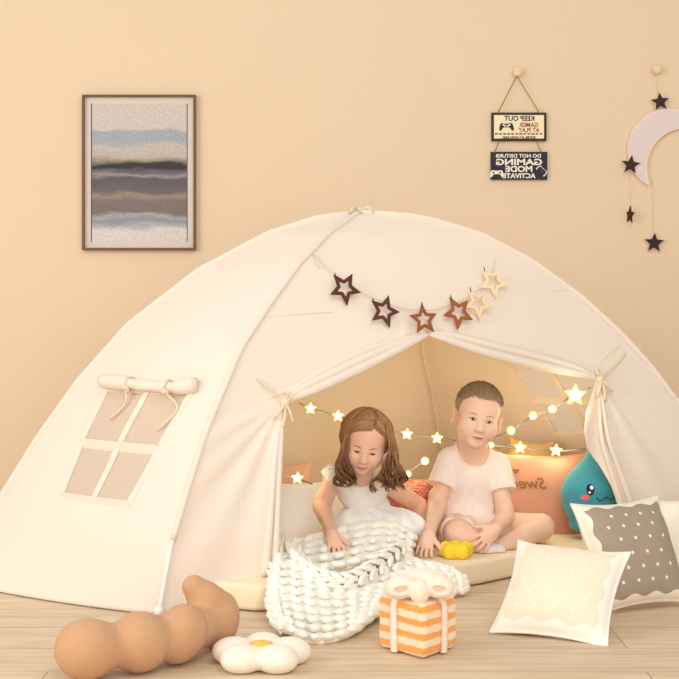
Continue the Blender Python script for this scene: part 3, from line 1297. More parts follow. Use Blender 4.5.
def pillow(name, c, w, h, t, tilt, yaw, roll, m, label, cat='cushion', parent=None, wrinkle=.004, seed=1, corner=.10, decals=None, n=44, p=2.6, flange=0.0, uv=False, group=None, fuzz=0.0):
    X, Z, th, x, y = pillow_surface(w, h, t, n, corner, p, flange)
    R = rot('Z', yaw) @ rot('X', -tilt) @ rot('Y', roll)
    wr = wrinkle * vnoise(np.stack([X, th, Z], -1), 22, seed) * np.clip(th / (t * .25), 0, 1)
    fz = 0
    if fuzz:
        rng = np.random.RandomState(seed)
        fz = fuzz * rng.rand(*th.shape)
    fr = np.stack([X, -(th + wr + fz), Z], -1).reshape(-1, 3)
    bk = np.stack([X, th + wr, Z], -1).reshape(-1, 3)
    V = np.vstack([fr, bk])
    f1 = gridf(n, n)
    N = n * n
    f = f1 + [tuple(i + N for i in q[::-1]) for q in f1]
    ring = [j for j in range(n)] + [i * n + n - 1 for i in range(1, n)] + [(n - 1) * n + j for j in range(n - 2, -1, -1)] + [i * n for i in range(n - 2, 0, -1)]
    f += [(ring[(k + 1) % len(ring)], ring[k], ring[k] + N, ring[(k + 1) % len(ring)] + N) for k in range(len(ring))]
    W = V @ R.T + np.asarray(c)
    mi = [0] * len(f)
    mb = MB()
    mb.add(W, f)
    fx = np.sign(np.linspace(-1, 1, n)) * np.abs(np.linspace(-1, 1, n)) ** .8

    def surf(a, b, lift=0.0):
        """point of the front at uv (a, b)"""
        ia = np.interp(a, fx, np.arange(n))
        ib = np.interp(b, fx, np.arange(n))
        i0, j0 = int(min(ia, n - 2)), int(min(ib, n - 2))
        s, q = ia - i0, ib - j0
        G = fr.reshape(n, n, 3)
        P = (G[j0, i0] * (1 - s) + G[j0, i0 + 1] * s) * (1 - q) + (G[j0 + 1, i0] * (1 - s) + G[j0 + 1, i0 + 1] * s) * q
        return (P + np.array((0, -lift, 0))) @ R.T + np.asarray(c)
    if decals:
        decals(mb, surf)
    o = mb.build(name, m, parent, True, label if parent is not None else None)
    if parent is None:
        tag(o, label, cat, group)
    if uv:
        a = np.concatenate([np.stack([x.ravel(), y.ravel()], 1)] * 2)
        a = np.vstack([a, np.zeros((len(o.data.vertices) - len(a), 2))])
        uvset(o, a)
    return o, surf, R


def scallop_mat(name, inner, border, thr=.80):
    m = bpy.data.materials.new(name)
    m.use_nodes = True
    N, L = m.node_tree.nodes, m.node_tree.links

    def M(op, a, b=None):
        n = N.new('ShaderNodeMath')
        n.operation = op
        for i, q in enumerate((a, b)):
            if q is None:
                continue
            if isinstance(q, (int, float)):
                n.inputs[i].default_value = q
            else:
                L.new(q, n.inputs[i])
        return n.outputs[0]
    tc = N.new('ShaderNodeTexCoord')
    sp = N.new('ShaderNodeSeparateXYZ')
    L.new(tc.outputs['UV'], sp.inputs[0])
    x, y = sp.outputs[0], sp.outputs[1]
    ax = M('ADD', M('ABSOLUTE', x), M('MULTIPLY', M('SINE', M('MULTIPLY', y, 13.0)), .035))
    ay = M('ADD', M('ABSOLUTE', y), M('MULTIPLY', M('SINE', M('MULTIPLY', x, 13.0)), .035))
    k = M('GREATER_THAN', M('MAXIMUM', ax, ay), thr)
    mx = N.new('ShaderNodeMix')
    mx.data_type = 'RGBA'
    mx.inputs['A'].default_value = inner
    mx.inputs['B'].default_value = border
    L.new(k, mx.inputs['Factor'])
    b = N['Principled BSDF']
    L.new(mx.outputs['Result'], b.inputs['Base Color'])
    b.inputs['Roughness'].default_value = 0.9
    nb = N.new('ShaderNodeTexNoise')
    nb.inputs['Scale'].default_value = 260
    L.new(tc.outputs['Object'], nb.inputs['Vector'])
    bp = N.new('ShaderNodeBump')
    bp.inputs['Strength'].default_value = .12
    bp.inputs['Distance'].default_value = .01
    L.new(nb.outputs['Fac'], bp.inputs['Height'])
    L.new(bp.outputs['Normal'], b.inputs['Normal'])
    return m


def star_decals(rows, r, mi=1, seed=3):
    rng = random.Random(seed)

    def fn(mb, surf):
        for (a, b) in rows:
            ro = rng.uniform(-.4, .4)
            pts = [surf(a, b, .0012)] + [surf(a + u, b + v, .0009) for u, v in star2d(r, .46, 5, ro)]
            mb.add(pts, [(0, 1 + (k + 1) % 10, 1 + k) for k in range(10)], mi)
    return fn


print_white = mat('print_white', srgb(250, 244, 232), 0.9)
lat = [(a + (.10 if j % 2 else -.06), b) for j, b in enumerate((-.58, -.34, -.10, .16, .40, .62)) for a in (-.52, -.20, .12, .44)]
# a plain pale cushion furthest back at the right edge
pillow('cushion', U(701, 548, 4.42), .33, .33, .13, .30, -.15, -.10, mat('pale_cotton', srgb(232, 224, 208), .9, .1, 250),
       'plain pale cushion behind the grey star cushion at the right edge', seed=8)
pillow('cushion', U(631, 553, 4.22), .318, .335, .125, .48, .42, -.02,
       [scallop_mat('grey_star_cotton', srgb(164, 146, 128), srgb(240, 230, 212), .84), print_white],
       'grey-brown cushion with white stars and a white wavy border', decals=star_decals([(a, b) for a, b in lat], .045), uv=True, seed=4, n=60, flange=.04)
pillow('cushion', FP(561, 592, .105), .325, .325, .12, .86, -.38, .05,
       [scallop_mat('cream_star_cotton', srgb(240, 224, 198), srgb(250, 243, 230), .80), print_white],
       'cream cushion with faint white stars lying in front of the grey cushion', decals=star_decals(lat, .04, seed=5), uv=True, seed=6, n=60, flange=.05)

# cushions inside the tent
pillow('cushion', U(306, 517, 4.97) + (0, 0, -.01), .32, .28, .13, .25, .10, -.04, mat('white_cotton', srgb(250, 250, 252), .9, .1, 200, var=.01),
       'white cushion behind the girl at the left curtain', seed=2, wrinkle=.006)
pillow('cushion', U(278, 507, 5.11), .24, .33, .09, .20, .15, .05, mat('salmon_cotton', srgb(224, 178, 160), .9, .1, 200),
       'salmon pink cushion peeking out between the left curtain and the white cushion', seed=3)
pillow('cushion', U(409, 508, 5.03), .225, .22, .12, .25, 0, .06, mat('coral_plush', srgb(192, 114, 94), 1.0, .8, 120, sheen=.4, var=.15, vscale=60),
       'fluffy coral cushion between the girl and the boy', seed=5, fuzz=.012, n=70)
beige_c = pillow('cushion', U(529, 482, 5.25), .17, .32, .09, .18, 0, .1, mat('beige_cotton', srgb(214, 176, 128), .9, .1, 200),
       'beige cushion whose rounded top shows above the peach cushion', seed=9)
o, surf, R = pillow('cushion', U(533, 500, 5.07), .42, .345, .10, .10, .0, .02, mat('peach_cotton', srgb(214, 156, 130), .9, .1, 200),
                    'large peach cushion with gold mirrored script behind the boy', seed=7, n=50)
gold = mat('gold_ink', srgb(150, 104, 40), .5)
v, f = text_mesh('Sweet', .056, 0.0004, .35, .0004, 'CENTER')
P = []
for q in v:
    P.append(surf(-.14 - q[0] / .20, .34 + q[1] / .172, .0035 + q[2]))
obj('lettering', P, [q[::-1] for q in f], gold, o, False, label='gold mirrored script')
hp = []
for t in np.linspace(0, 2 * PI, 24)[:-1]:
    hx, hy = 16 * math.sin(t) ** 3, 13 * math.cos(t) - 5 * math.cos(2 * t) - 2 * math.cos(3 * t) - math.cos(4 * t)
    hp.append(surf(-.32 + hx * .0036, .60 + hy * .0042, .004))
obj('printed_heart', [np.mean(hp, 0)] + hp, [(0, 1 + (k + 1) % 23, 1 + k) for k in range(23)], gold, o, False)


# ------------------------------------------------------------------ teal drop plush
def drop():
    c = U(594, 497, 4.93)
    c[2] = max(c[2], .08 + .112)
    r = empty('drop_plush', (c[0], c[1], .08), 'teal drop-shaped plush toy with a smiling face', 'plush toy')
    s = SDF(c - .17, c + (.17, .17, .25), .004)
    s.ell(c, (.112, .085, .112))
    s.cap(c + (.0, 0, .03), c + (.010, .01, .185), .094, .012, k=.04)
    s.ell(c + (-.0, 0, -.10), (.085, .07, .02), k=.03)
    s.build('body', mat('teal_plush', srgb(62, 150, 168), .95, .25, 300, sheen=.3), r)

    def patch(poly, m, name, lift=.0012, par=r, lab=None):
        pts = [c + (x, -.14, z) for x, z in poly]
        pts = np.array([np.mean(pts, 0)] + pts)
        p = s.march(pts, (0, 1, 0)) - np.array((0, lift, 0))
        n = len(poly)
        return obj(name, p, [(0, 1 + k, 1 + (k + 1) % n) for k in range(n)], m, par, True, label=lab)
    px = 4.85 / F_PX
    ov = lambda cx, cz, a, b: [(cx + a * math.cos(t), cz + b * math.sin(t)) for t in np.linspace(0, 2 * PI, 25)[:-1]]
    e = (-8.5 * px, 11 * px)
    blk, wh = mat('eye_black', srgb(24, 18, 20), .3), mat('eye_white', srgb(250, 250, 250), .5)
    eye = patch(ov(e[0], e[1], 3.9 * px, 5.6 * px), blk, 'eye')
    patch(ov(e[0] + 1.2 * px, e[1] + 2.2 * px, 1.6 * px, 1.9 * px), wh, 'eye_glint', .0022, eye)
    patch(ov(e[0] - .9 * px, e[1] - 2.6 * px, 1.0 * px, 1.2 * px), wh, 'eye_glint', .0022, eye)
    patch(ov(-13.5 * px, 3 * px, 4.2 * px, 2.9 * px), mat('cheek_pink', srgb(226, 118, 104), .9), 'cheek')
    eye = patch(ov(20 * px, e[1] + 2 * px, 3.9 * px, 5.6 * px), blk, 'eye')
    patch(ov(20 * px + 1.2 * px, e[1] + 4.2 * px, 1.6 * px, 1.9 * px), wh, 'eye_glint', .0022, eye)
    pts = [(-2.5, 3.5), (-1, 1.2), (2, .6), (5, 2), (7, 4), (9, 2.2), (12, 1.6), (15, 3.0), (17, 6)]
    P = np.array([c + (x * px, -.14, z * px) for x, z in spline([(a, b, 0) for a, b in pts], 30)[:, :2]])
    MB().tube(s.march(P, (0, 1, 0)), .0017, 6).build('mouth', blk, r)


drop()


# ------------------------------------------------------------------ fairy lights in the tent
star_glow = mat('star_light', (.7, .5, .16, 1), .5, emit=(1, .74, .28, 1), estr=1.0)
core_glow = mat('star_core', (1, 1, .9, 1), .5, emit=(1, .96, .78, 1), estr=5.0)
wire_m = mat('grey_wire', srgb(124, 116, 116), .7)


def lamp(p, e):
    l = bpy.data.lights.new('bulb_light', 'POINT')
    l.energy = e
    l.color = (1, .84, .47)
    l.shadow_soft_size = .03
    return l


def string(label, path, bulbs, pw):
    pts = spline([U(*p) for p in path], 60)
    r = empty('fairy_lights', pts[30] - (0, 0, .02), label, 'string lights', 'fairy light strings in the tent')
    MB().tube(pts, .0032, 6).build('wire', wire_m, r)
    for (px, py, d, kind, rad) in bulbs:
        c = U(px, py, d - .012)
        s = d / F_PX
        if kind == 's':
            st = MB().prism(star2d(rad * s, .5, 5, .05)[::-1], c + (0, .006, 0), (1, 0, 0), (0, 0, 1), .012)
            b = st.build('star_bulb', star_glow, r, False)
            bevel(b, .002, 2)
            MB().ball(c + (0, -.006, 0), (.42 * rad * s, .004, .42 * rad * s)).build('glowing_core', core_glow, b)
        else:
            b = MB().ball(c, rad * s, None, 16, 10).build('round_bulb', star_glow, r)
            MB().ball(c + (0, -.55 * rad * s, 0), .62 * rad * s, None, 12, 8).build('glowing_core', core_glow, b)
        l = lamp(c, pw)
        lo = bpy.data.objects.new('bulb_light', l)
        COL.objects.link(lo)
        lo.parent = b
        lo.location = Vector(c + (0, -.04, 0) - wloc(b))


string('long string of star lights across the back of the tent', [(300, 403, 5.05), (310, 408, 5.06), (338, 416, 5.08), (370, 427, 5.12), (407, 434, 5.15), (437, 438, 5.18), (470, 443, 5.18), (520, 448, 5.14), (556, 451, 5.06), (585, 449, 4.95)],
       [(310.5, 408.5, 5.06, 's', 6.5), (338, 416, 5.08, 's', 6.5), (407, 434, 5.15, 's', 6.5), (437, 438, 5.18, 's', 6.5), (491, 445, 5.18, 'b', 3.2), (520, 447.5, 5.14, 's', 7), (556, 450.5, 5.06, 's', 7)], .34)
string('string of round lights rising to a big star at the right curtain', [(400, 479, 5.00), (408, 473, 5.02), (425, 461, 5.05), (448, 452, 5.10), (480, 443, 5.12), (511, 430.5, 5.08), (533, 416, 5.0), (552, 409, 4.92), (574, 395, 4.80), (590, 388, 4.74)],
       [(408, 474, 5.0, 'b', 3.4), (425, 461, 5.05, 'b', 4), (511, 430.5, 5.08, 'b', 4.2), (533, 415.5, 5.0, 'b', 4.2), (552.5, 409, 4.92, 'b', 4.2), (575, 395, 4.78, 's', 11.5)], .34)
string('short string with one star light low by the left curtain', [(279, 472, 4.72), (288, 476, 4.74), (298, 479, 4.76), (312, 484, 4.80)], [(297.5, 478, 4.76, 's', 6.8)], .30)


# ------------------------------------------------------------------ plush toys on the floor
def worm():
    b = [FP(87, 649, .072), FP(139, 642, .072), FP(180, 634, .073), FP(214, 622, .066)]
    tip = U(194, 587, b[3][1] - .03)
    tip2 = U(206, 600, b[3][1] - .02)
    lo = np.min(b + [tip], 0) - .12
    hi = np.max(b + [tip], 0) + .12
    s = SDF(lo, hi, .0045)
    s.ell(b[0], (.077, .080, .072), k=0)
    s.chain(b, [.050, .054, .056, .052], k=.02)
    s.ell(b[1], (.074, .080, .073), rot('Y', .3), k=.012)
    s.ell(b[2], (.062, .080, .076), rot('Y', .45), k=.008)
    s.ell(b[3] + (.004, 0, 0), (.060, .076, .066), k=.012)
    s.chain([b[3] + (.006, 0, .03), tip2, tip], [.056, .043, .031], k=.02)
    s.plane((0, 0, 0.001), (0, 0, -1))
    m = mat('tan_boucle', srgb(212, 164, 122), 1.0, .55, 380, sheen=.15, var=.13, vscale=380)
    o = s.build('twisted_plush', m)
    # creases between the last two bulges
    tag(o, 'tan boucle plush cushion of lumpy bulges with one raised end', 'plush cushion')


worm()


def flower(name, c, R0, label, white, yolk, hz, yk=True, a0=.3):
    r = empty(name, (c[0], c[1], c[2]), label, 'plush cushion', None)
    s = SDF(c - (R0 * 1.15, R0 * 1.15, .02), c + np.array((R0 * 1.15, R0 * 1.15, hz * 1.8)), .0035)
    for k in range(5):
        a = a0 + k * 2 * PI / 5
        p = c + np.array((math.cos(a) * R0 * .58, math.sin(a) * R0 * .58, hz * .52))
        Rz = rot('Z', a)
        s.ell(p, (R0 * .46, R0 * .43, hz * .62), Rz, k=.012)
    s.ell(c + (0, 0, hz * .42), (R0 * .5, R0 * .5, hz * .40), k=.02)
    s.plane(c + (0, 0, 0.001), (0, 0, -1))
    body = s.build('petals', white, r)
    if yk:
        mb = MB().ball(c + (0, 0, hz * .74), (R0 * .34, R0 * .32, hz * .34), None, 24, 12)
        mb.build('yolk_center', yolk, r)
    return r


yolk_m = mat('yellow_plush', srgb(240, 196, 74), .95, .5, 260, sheen=.2)
flower('flower_plush', FP(261, 657, .02) * (1, 1, 0), .122, 'white flower-shaped plush cushion with a yellow middle on the floor', mat('ivory_plush', srgb(244, 230, 212), .95, .2, 260, sheen=.3), yolk_m, .056)
yf = flower('yellow_cushion', np.array((*U(456, 554, 4.565)[:2], .08)), .056, 'yellow plush cushion beside the boy on the mat', mat('lemon_plush', srgb(246, 214, 60), .95, .2, 200), yolk_m, .045, False)


# ------------------------------------------------------------------ striped gift box plush
def gift():
    fb = FP(423.5, 661.5, 0)
    fb[2] = 0
    lb = np.array((fb[0] - .113, fb[1] + .140, 0))
    rb = np.array((fb[0] + .098, fb[1] + .135, 0))
    bb = lb + rb - fb
    cen = (lb + rb) / 2
    r = empty('gift_plush', (cen[0], cen[1], 0), 'orange and cream striped plush gift box with a pale bow', 'plush toy')
    H = .140
    m = bpy.data.materials.new('striped_plush')
    m.use_nodes = True
    N, L = m.node_tree.nodes, m.node_tree.links
    tc = N.new('ShaderNodeTexCoord')
    sp = N.new('ShaderNodeSeparateXYZ')
    L.new(tc.outputs['Object'], sp.inputs[0])
    no = N.new('ShaderNodeTexNoise')
    no.inputs['Scale'].default_value = 90
    L.new(tc.outputs['Object'], no.inputs['Vector'])
    ad = N.new('ShaderNodeMath')
    ad.operation = 'MULTIPLY_ADD'
    ad.inputs[1].default_value = .008
    L.new(no.outputs['Fac'], ad.inputs[0])
    L.new(sp.outputs[2], ad.inputs[2])
    di = N.new('ShaderNodeMath')
    di.operation = 'MULTIPLY'
    di.inputs[1].default_value = 1 / .0345
    L.new(ad.outputs[0], di.inputs[0])
    fr = N.new('ShaderNodeMath')
    fr.operation = 'FRACT'
    L.new(di.outputs[0], fr.inputs[0])
    cr = N.new('ShaderNodeValToRGB')
    e = cr.color_ramp.elements
    e[0].position, e[0].color = .46, srgb(250, 222, 190)
    e[1].position, e[1].color = .56, srgb(246, 164, 74)
    k = e.new(.96)
    k.color = srgb(246, 164, 74)
    k = e.new(1.0)
    k.color = srgb(250, 222, 190)
    L.new(fr.outputs[0], cr.inputs[0])
    b = N['Principled BSDF']
    L.new(cr.outputs[0], b.inputs['Base Color'])
    b.inputs['Roughness'].default_value = 1
    b.inputs['Sheen Weight'].default_value = .3
    n2 = N.new('ShaderNodeTexNoise')
    n2.inputs['Scale'].default_value = 240
    L.new(tc.outputs['Object'], n2.inputs['Vector'])
    bp = N.new('ShaderNodeBump')
    bp.inputs['Strength'].default_value = .4
    bp.inputs['Distance'].default_value = .01
    L.new(n2.outputs['Fac'], bp.inputs['Height'])
    L.new(bp.outputs['Normal'], b.inputs['Normal'])

    pale = mat('pale_plush', srgb(250, 228, 208), 1.0, .35, 240, sheen=.3)
    # box: subdivided prism, softly rounded and slightly fuzzy
    q = [fb, rb, bb, lb]
    s = SDF(np.min(q, 0) - .03, np.max(q, 0) + (.03, .03, .20), .0035)
    sl, P = s.block(s.lo, s.lo + s.h * np.array(s.n))
    D = np.full(P.shape[:3], -1.0)
    nrm = []
    for i in range(4):
        a, c = q[i], q[(i + 1) % 4]
        t = c - a
        n = np.array((t[1], -t[0], 0)) / np.linalg.norm(t)
        nrm.append(n)
        e_ = (P - a) @ n
        e_ = e_ - .004 + .006 * ((P[..., 2] - H / 2) / H * 2) ** 2
        D = np.maximum(D, e_) + 0
    planes = np.stack([((P - q[i]) @ nrm[i]) for i in range(4)] + [P[..., 2] - H, .002 - P[..., 2]], -1)
    rr = .020
    pos = np.maximum(planes + rr, 0)
    D = np.linalg.norm(pos, axis=-1) - rr + np.minimum(np.max(planes + rr, -1), 0)
    s.F[:] = (D + .0012 * vnoise(P, 150, 2)).astype(np.float32)
    s.build('box_body', m, r)
    # ribbons down the two front faces and over the top
    def ribbon(a, b, t0, w):
        p = a + (b - a) * t0
        n = np.cross((b - a), (0, 0, 1.))
        n /= np.linalg.norm(n)
        n[2] = 0
        e = (b - a) / np.linalg.norm(b - a)
        path = [p + n * .003 + (0, 0, .006), p + n * .005 + (0, 0, .04), p + n * .005 + (0, 0, .10), p + n * .003 + (0, 0, H - .012), p - n * .012 + (0, 0, H + .003), (p + cen) / 2 * (1, 1, 0) + (0, 0, H + .005), cen + (0, 0, H + .004)]
        path = spline(path, 40)
        tn = np.gradient(path, axis=0)
        tn /= np.linalg.norm(tn, axis=1, keepdims=True)
        nn = np.cross(e, tn)
        sec = [(-w, -.004), (-w * .9, .004), (0, .006), (w * .9, .004), (w, -.004)]
        V = np.concatenate([path[:, None] + sx * e + sy * (nn[:, None] if False else nn[:, None, :]) for sx, sy in sec], 1) if False else np.stack([path + sx * e + sy * nn for sx, sy in sec], 1)
        n5 = len(sec)
        return obj('ribbon', V.reshape(-1, 3), gridf(40, n5, True) + [tuple(range(n5)), tuple(39 * n5 + i for i in range(n5))], pale, r)
    ribbon(lb, fb, .40, .0105)
    ribbon(fb, rb, .55, .0105)
    # bow: two loops and a knot
    k0 = U(419.5, 591, fb[1] + .045)
    s = SDF(k0 - .13, k0 + .13, .0035)
    for sg, cxp, cyp in ((-1, 400.5, 587), (1, 439, 586.5)):
        c = U(cxp, cyp, fb[1] + .062)
        s.ell(c, (.041, .034, .030), rot('Y', .12 * sg), k=.006)
        s.ell(c + (sg * -.000, -.036, -.002), (.019, .028, .0085), rot('Y', .2 * sg), k=.006, sub=True)
    s.ell(U(419, 576, fb[1] + .10), (.075, .030, .018), k=.012)
    s.ell(k0, (.0225, .024, .031), k=.003)
    s.ell(k0 + (0, .004, -.010), (.0225, .022, .022), k=.01)
    s.warp(lambda P: .0010 * vnoise(P, 160, 3))
    s.build('bow', pale, r)


gift()


# ------------------------------------------------------------------ people
def skin_mat(name, col):
    m = mat(name, col, .55, .03, 120, spec=.3)
    b = m.node_tree.nodes['Principled BSDF']
    b.inputs['Subsurface Weight'].default_value = .18
    b.inputs['Subsurface Radius'].default_value = (1.0, .35, .2)
    b.inputs['Subsurface Scale'].default_value = .008
    return m


def hair_mat(name, c0, c1, zr=None):
    m = bpy.data.materials.new(name)
    m.use_nodes = True
    N, L = m.node_tree.nodes, m.node_tree.links
    b = N['Principled BSDF']
    g = N.new('ShaderNodeNewGeometry')
    tc = N.new('ShaderNodeTexCoord')
    no = N.new('ShaderNodeTexNoise')
    no.inputs['Scale'].default_value = 110
    L.new(tc.outputs['Object'], no.inputs['Vector'])
    ad = N.new('ShaderNodeMath')
    ad.operation = 'MULTIPLY_ADD'
    ad.inputs[1].default_value = .6
    L.new(no.outputs['Fac'], ad.inputs[0])
    ml = N.new('ShaderNodeMath')
    ml.operation = 'MULTIPLY'
    ml.inputs[1].default_value = .5
    L.new(g.outputs['Random Per Island'], ml.inputs[0])
    L.new(ml.outputs[0], ad.inputs[2])
    fac = ad.outputs[0]
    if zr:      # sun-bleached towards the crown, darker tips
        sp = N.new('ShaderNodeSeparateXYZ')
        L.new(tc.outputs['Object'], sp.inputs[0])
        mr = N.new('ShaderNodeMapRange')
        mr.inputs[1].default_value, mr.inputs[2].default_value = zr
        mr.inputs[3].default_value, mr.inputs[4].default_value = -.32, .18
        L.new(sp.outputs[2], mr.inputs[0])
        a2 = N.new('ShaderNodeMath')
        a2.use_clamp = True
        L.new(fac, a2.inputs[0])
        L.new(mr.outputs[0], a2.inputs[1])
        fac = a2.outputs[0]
    mx = N.new('ShaderNodeMix')
    mx.data_type = 'RGBA'
    mx.inputs['A'].default_value = c0
    mx.inputs['B'].default_value = c1
    L.new(fac, mx.inputs['Factor'])
    L.new(mx.outputs['Result'], b.inputs['Base Color'])
    b.inputs['Roughness'].default_value = .5
    b.inputs['Specular IOR Level'].default_value = .35
    return m


def head_frame(roll, pitch, yaw):
    """columns: right, back, up of the head"""
    return rot('Y', roll) @ rot('X', pitch) @ rot('Z', yaw)


def cranium(s, C, R, w=1.0, S=1.0):
    g = lambda x, y, z: C + R @ (np.array((x, y, z)) * S)
    A = lambda *r: np.array(r) * S
    s.ell(g(0, .014, .032), A(.077 * w, .090, .081), R, k=.01)
    s.ell(g(0, -.022, -.034), A(.062 * w, .066, .072), R, k=.03)
    for x in (-1, 1):
        s.ell(g(.0345 * x * w, -.047, -.041), A(.032, .033, .032), R, k=.024)
    s.ell(g(0, -.066, -.091), A(.026, .018, .017), R, k=.022)


def face_relief(s, C, R, w=1.0, S=1.0, ears=True):
    g = lambda x, y, z: C + R @ (np.array((x, y, z)) * S)
    A = lambda *r: np.array(r) * S
    for x in (-1, 1):
        s.ell(g(.0295 * x, -.0955, -.008), A(.017, .0085, .0080), R, k=.016, sub=True)
        # ears
        E = R @ rot('Z', .62 * x)
        if ears:
            s.ell(g(.083 * w * x, .006, -.018), A(.0085, .020, .029), E, k=.006)
            s.ell(g(.0925 * w * x, -.003, -.016), A(.0065, .011, .018), E, k=.004, sub=True)
        s.ell(g(.0095 * x, -.0895, -.0425), A(.0075, .0078, .0064), R, k=.005)
    s.chain([g(0, -.078, -.004), g(0, -.086, -.024), g(0, -.0945, -.0375)], A(.0065, .0080, .0102), k=.012)
    s.chain([g(-.018, -.0785, -.0665), g(-.006, -.0860, -.0635), g(.006, -.0860, -.0635), g(.018, -.0785, -.0665)], A(.003, .0052, .0052, .003), k=.006)
    s.chain([g(-.013, -.080, -.0725), g(0, -.0845, -.0745), g(.013, -.080, -.0725)], A(.004, .0058, .004), k=.006)


def face_parts(s, C, R, body, look_down, lipc, browc, irisc, smile=0.0, lash=.0011, S=1.0):
    fwd = R @ np.array((0, 1., 0))

    def on_face(poly, lift=0.0006):
        pts = np.array([C + R @ np.array((x * S, -.145, z * S)) for x, z in poly])
        return s.march(pts, fwd) - fwd * lift

    def patch(name, poly, m, par, lift=.0006, dome=.0012, rings=3, lab=None):
        poly = np.array(poly)
        c = poly.mean(0)
        V = [on_face([c], lift + dome)[0]]
        F = []
        n = len(poly)
        for k in range(1, rings + 1):
            t = k / rings
            V += list(on_face(c + (poly - c) * t, lift * (1 if k < rings else -.6) + dome * math.sqrt(max(0, 1 - t * t))))
        for i in range(n):
            F.append((0, 1 + (i + 1) % n, 1 + i))
        for k in range(rings - 1):
            a = 1 + k * n
            F += [(a + i, a + (i + 1) % n, a + n + (i + 1) % n, a + n + i) for i in range(n)]
        F = [q[::-1] for q in F]
        return obj(name, V, F, m, par, True, label=lab)

    wh = mat('eye_white_' + body.name, srgb(214, 196, 184), .5)
    ir = mat('iris_' + body.name, irisc, .5, spec=.1)
    pu = mat('pupil_' + body.name, srgb(14, 10, 10), .4, spec=.1)
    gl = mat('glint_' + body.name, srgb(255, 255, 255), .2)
    la = mat('lash_' + body.name, srgb(58, 38, 30), .6)
    br = mat('brow_' + body.name, browc, .8)
    lp = mat('lips_' + body.name, lipc, .45)
    for x in (-1, 1):
        cx, cz = .0290 * x, -.0095
        hw = .0128
        up, lo = (.0054, .0044) if not look_down else (.0006, .0036)
        t = np.linspace(0, PI, 13)
        upper = [(cx + hw * math.cos(q), cz + up * math.sin(q) ** .8) for q in t]
        lower = [(cx + hw * math.cos(q), cz - lo * math.sin(q)) for q in t[::-1]][1:-1]
        e = patch('eye', upper + lower, wh, body, .0012, .0012)
        r = .0066
        dz = -.0004 if not look_down else -.002
        circ = []
        for q in np.linspace(0, 2 * PI, 25)[:-1]:
            zx, zz = r * math.cos(q), dz + r * math.sin(q)
            k = math.sqrt(max(0, 1 - (zx / hw) ** 2))
            zz = min(max(zz, -lo * k * .96), up * k * .96)
            circ.append((cx + zx, cz + zz))
        patch('iris', circ, ir, e, .0026, .0006)
        if not look_down:
            patch('pupil', [(cx + .0030 * math.cos(q), cz + dz + .0030 * math.sin(q)) for q in np.linspace(0, 2 * PI, 17)[:-1]], pu, e, .0036, .0004)
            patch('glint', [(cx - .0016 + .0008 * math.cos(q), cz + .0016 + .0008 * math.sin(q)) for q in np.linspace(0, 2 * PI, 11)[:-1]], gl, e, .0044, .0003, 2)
        P = on_face([(a + .0006 * x * (k > 8), b + .0004) for k, (a, b) in enumerate(upper)], .0014)
        MB().tube(P, np.interp(np.linspace(0, 1, len(P)), [0, .5, 1], [.0005, lash, .0005]) , 6).build('eyelashes', la, e)
        bx = [(cx + u * .0175 * x, .0075 + v) for u, v in ((-.75, -.0005), (-.3, .0026), (.25, .0038), (.7, .0020), (1.0, -.0010))]
        P = spline(on_face(bx, .0002), 16)
        MB().tube(P, np.interp(np.linspace(0, 1, 16), [0, .3, 1], [.0012, .0020, .0006]), 6).build('eyebrow', br, body)
    zc = -.0678
    k = smile
    hw = .0205
    up = [(-hw, zc + k * .004), (-.011, zc + .0026), (-.0034, zc + .0048), (0, zc + .0040), (.0034, zc + .0048), (.011, zc + .0026), (hw, zc + k * .004)]
    mid = [(.011, zc - .0006 - k * .001), (0, zc - .0012 - k * .0018), (-.011, zc - .0006 - k * .001)]
    lo = [(.0175, zc - .0008 + k * .002), (.010, zc - .0052 - k * .001), (0, zc - .0068 - k * .0015), (-.010, zc - .0052 - k * .001), (-.0175, zc - .0008 + k * .002)]
    mid2 = [(-.010, zc - .0010 - k * .001), (0, zc - .0016 - k * .0018), (.010, zc - .0010 - k * .001)]
    patch('upper_lip', (up + mid)[::-1], lp, body, .0003, .0010)
    patch('lower_lip', (lo + mid2)[::-1], lp, body, .0003, .0014)
    P = spline(on_face([(-hw, zc + k * .004), (-.010, zc - .0008 - k * .001), (0, zc - .0014 - k * .0018), (.010, zc - .0008 - k * .001), (hw, zc + k * .004)], .0010), 16)
    MB().tube(P, .0008, 5).build('mouth_line', mat('mouth_line_' + body.name, srgb(150, 76, 68), .6), body)
    for x in (-1, 1):
        P = on_face([(.0052 * x + .0017 * math.cos(q), -.0452 + .0011 * math.sin(q)) for q in np.linspace(0, 2 * PI, 9)[:-1]], .0005)
        obj('nostril', P, [tuple(range(8))], mat('nostril_' + body.name, srgb(150, 84, 70), .8), body)


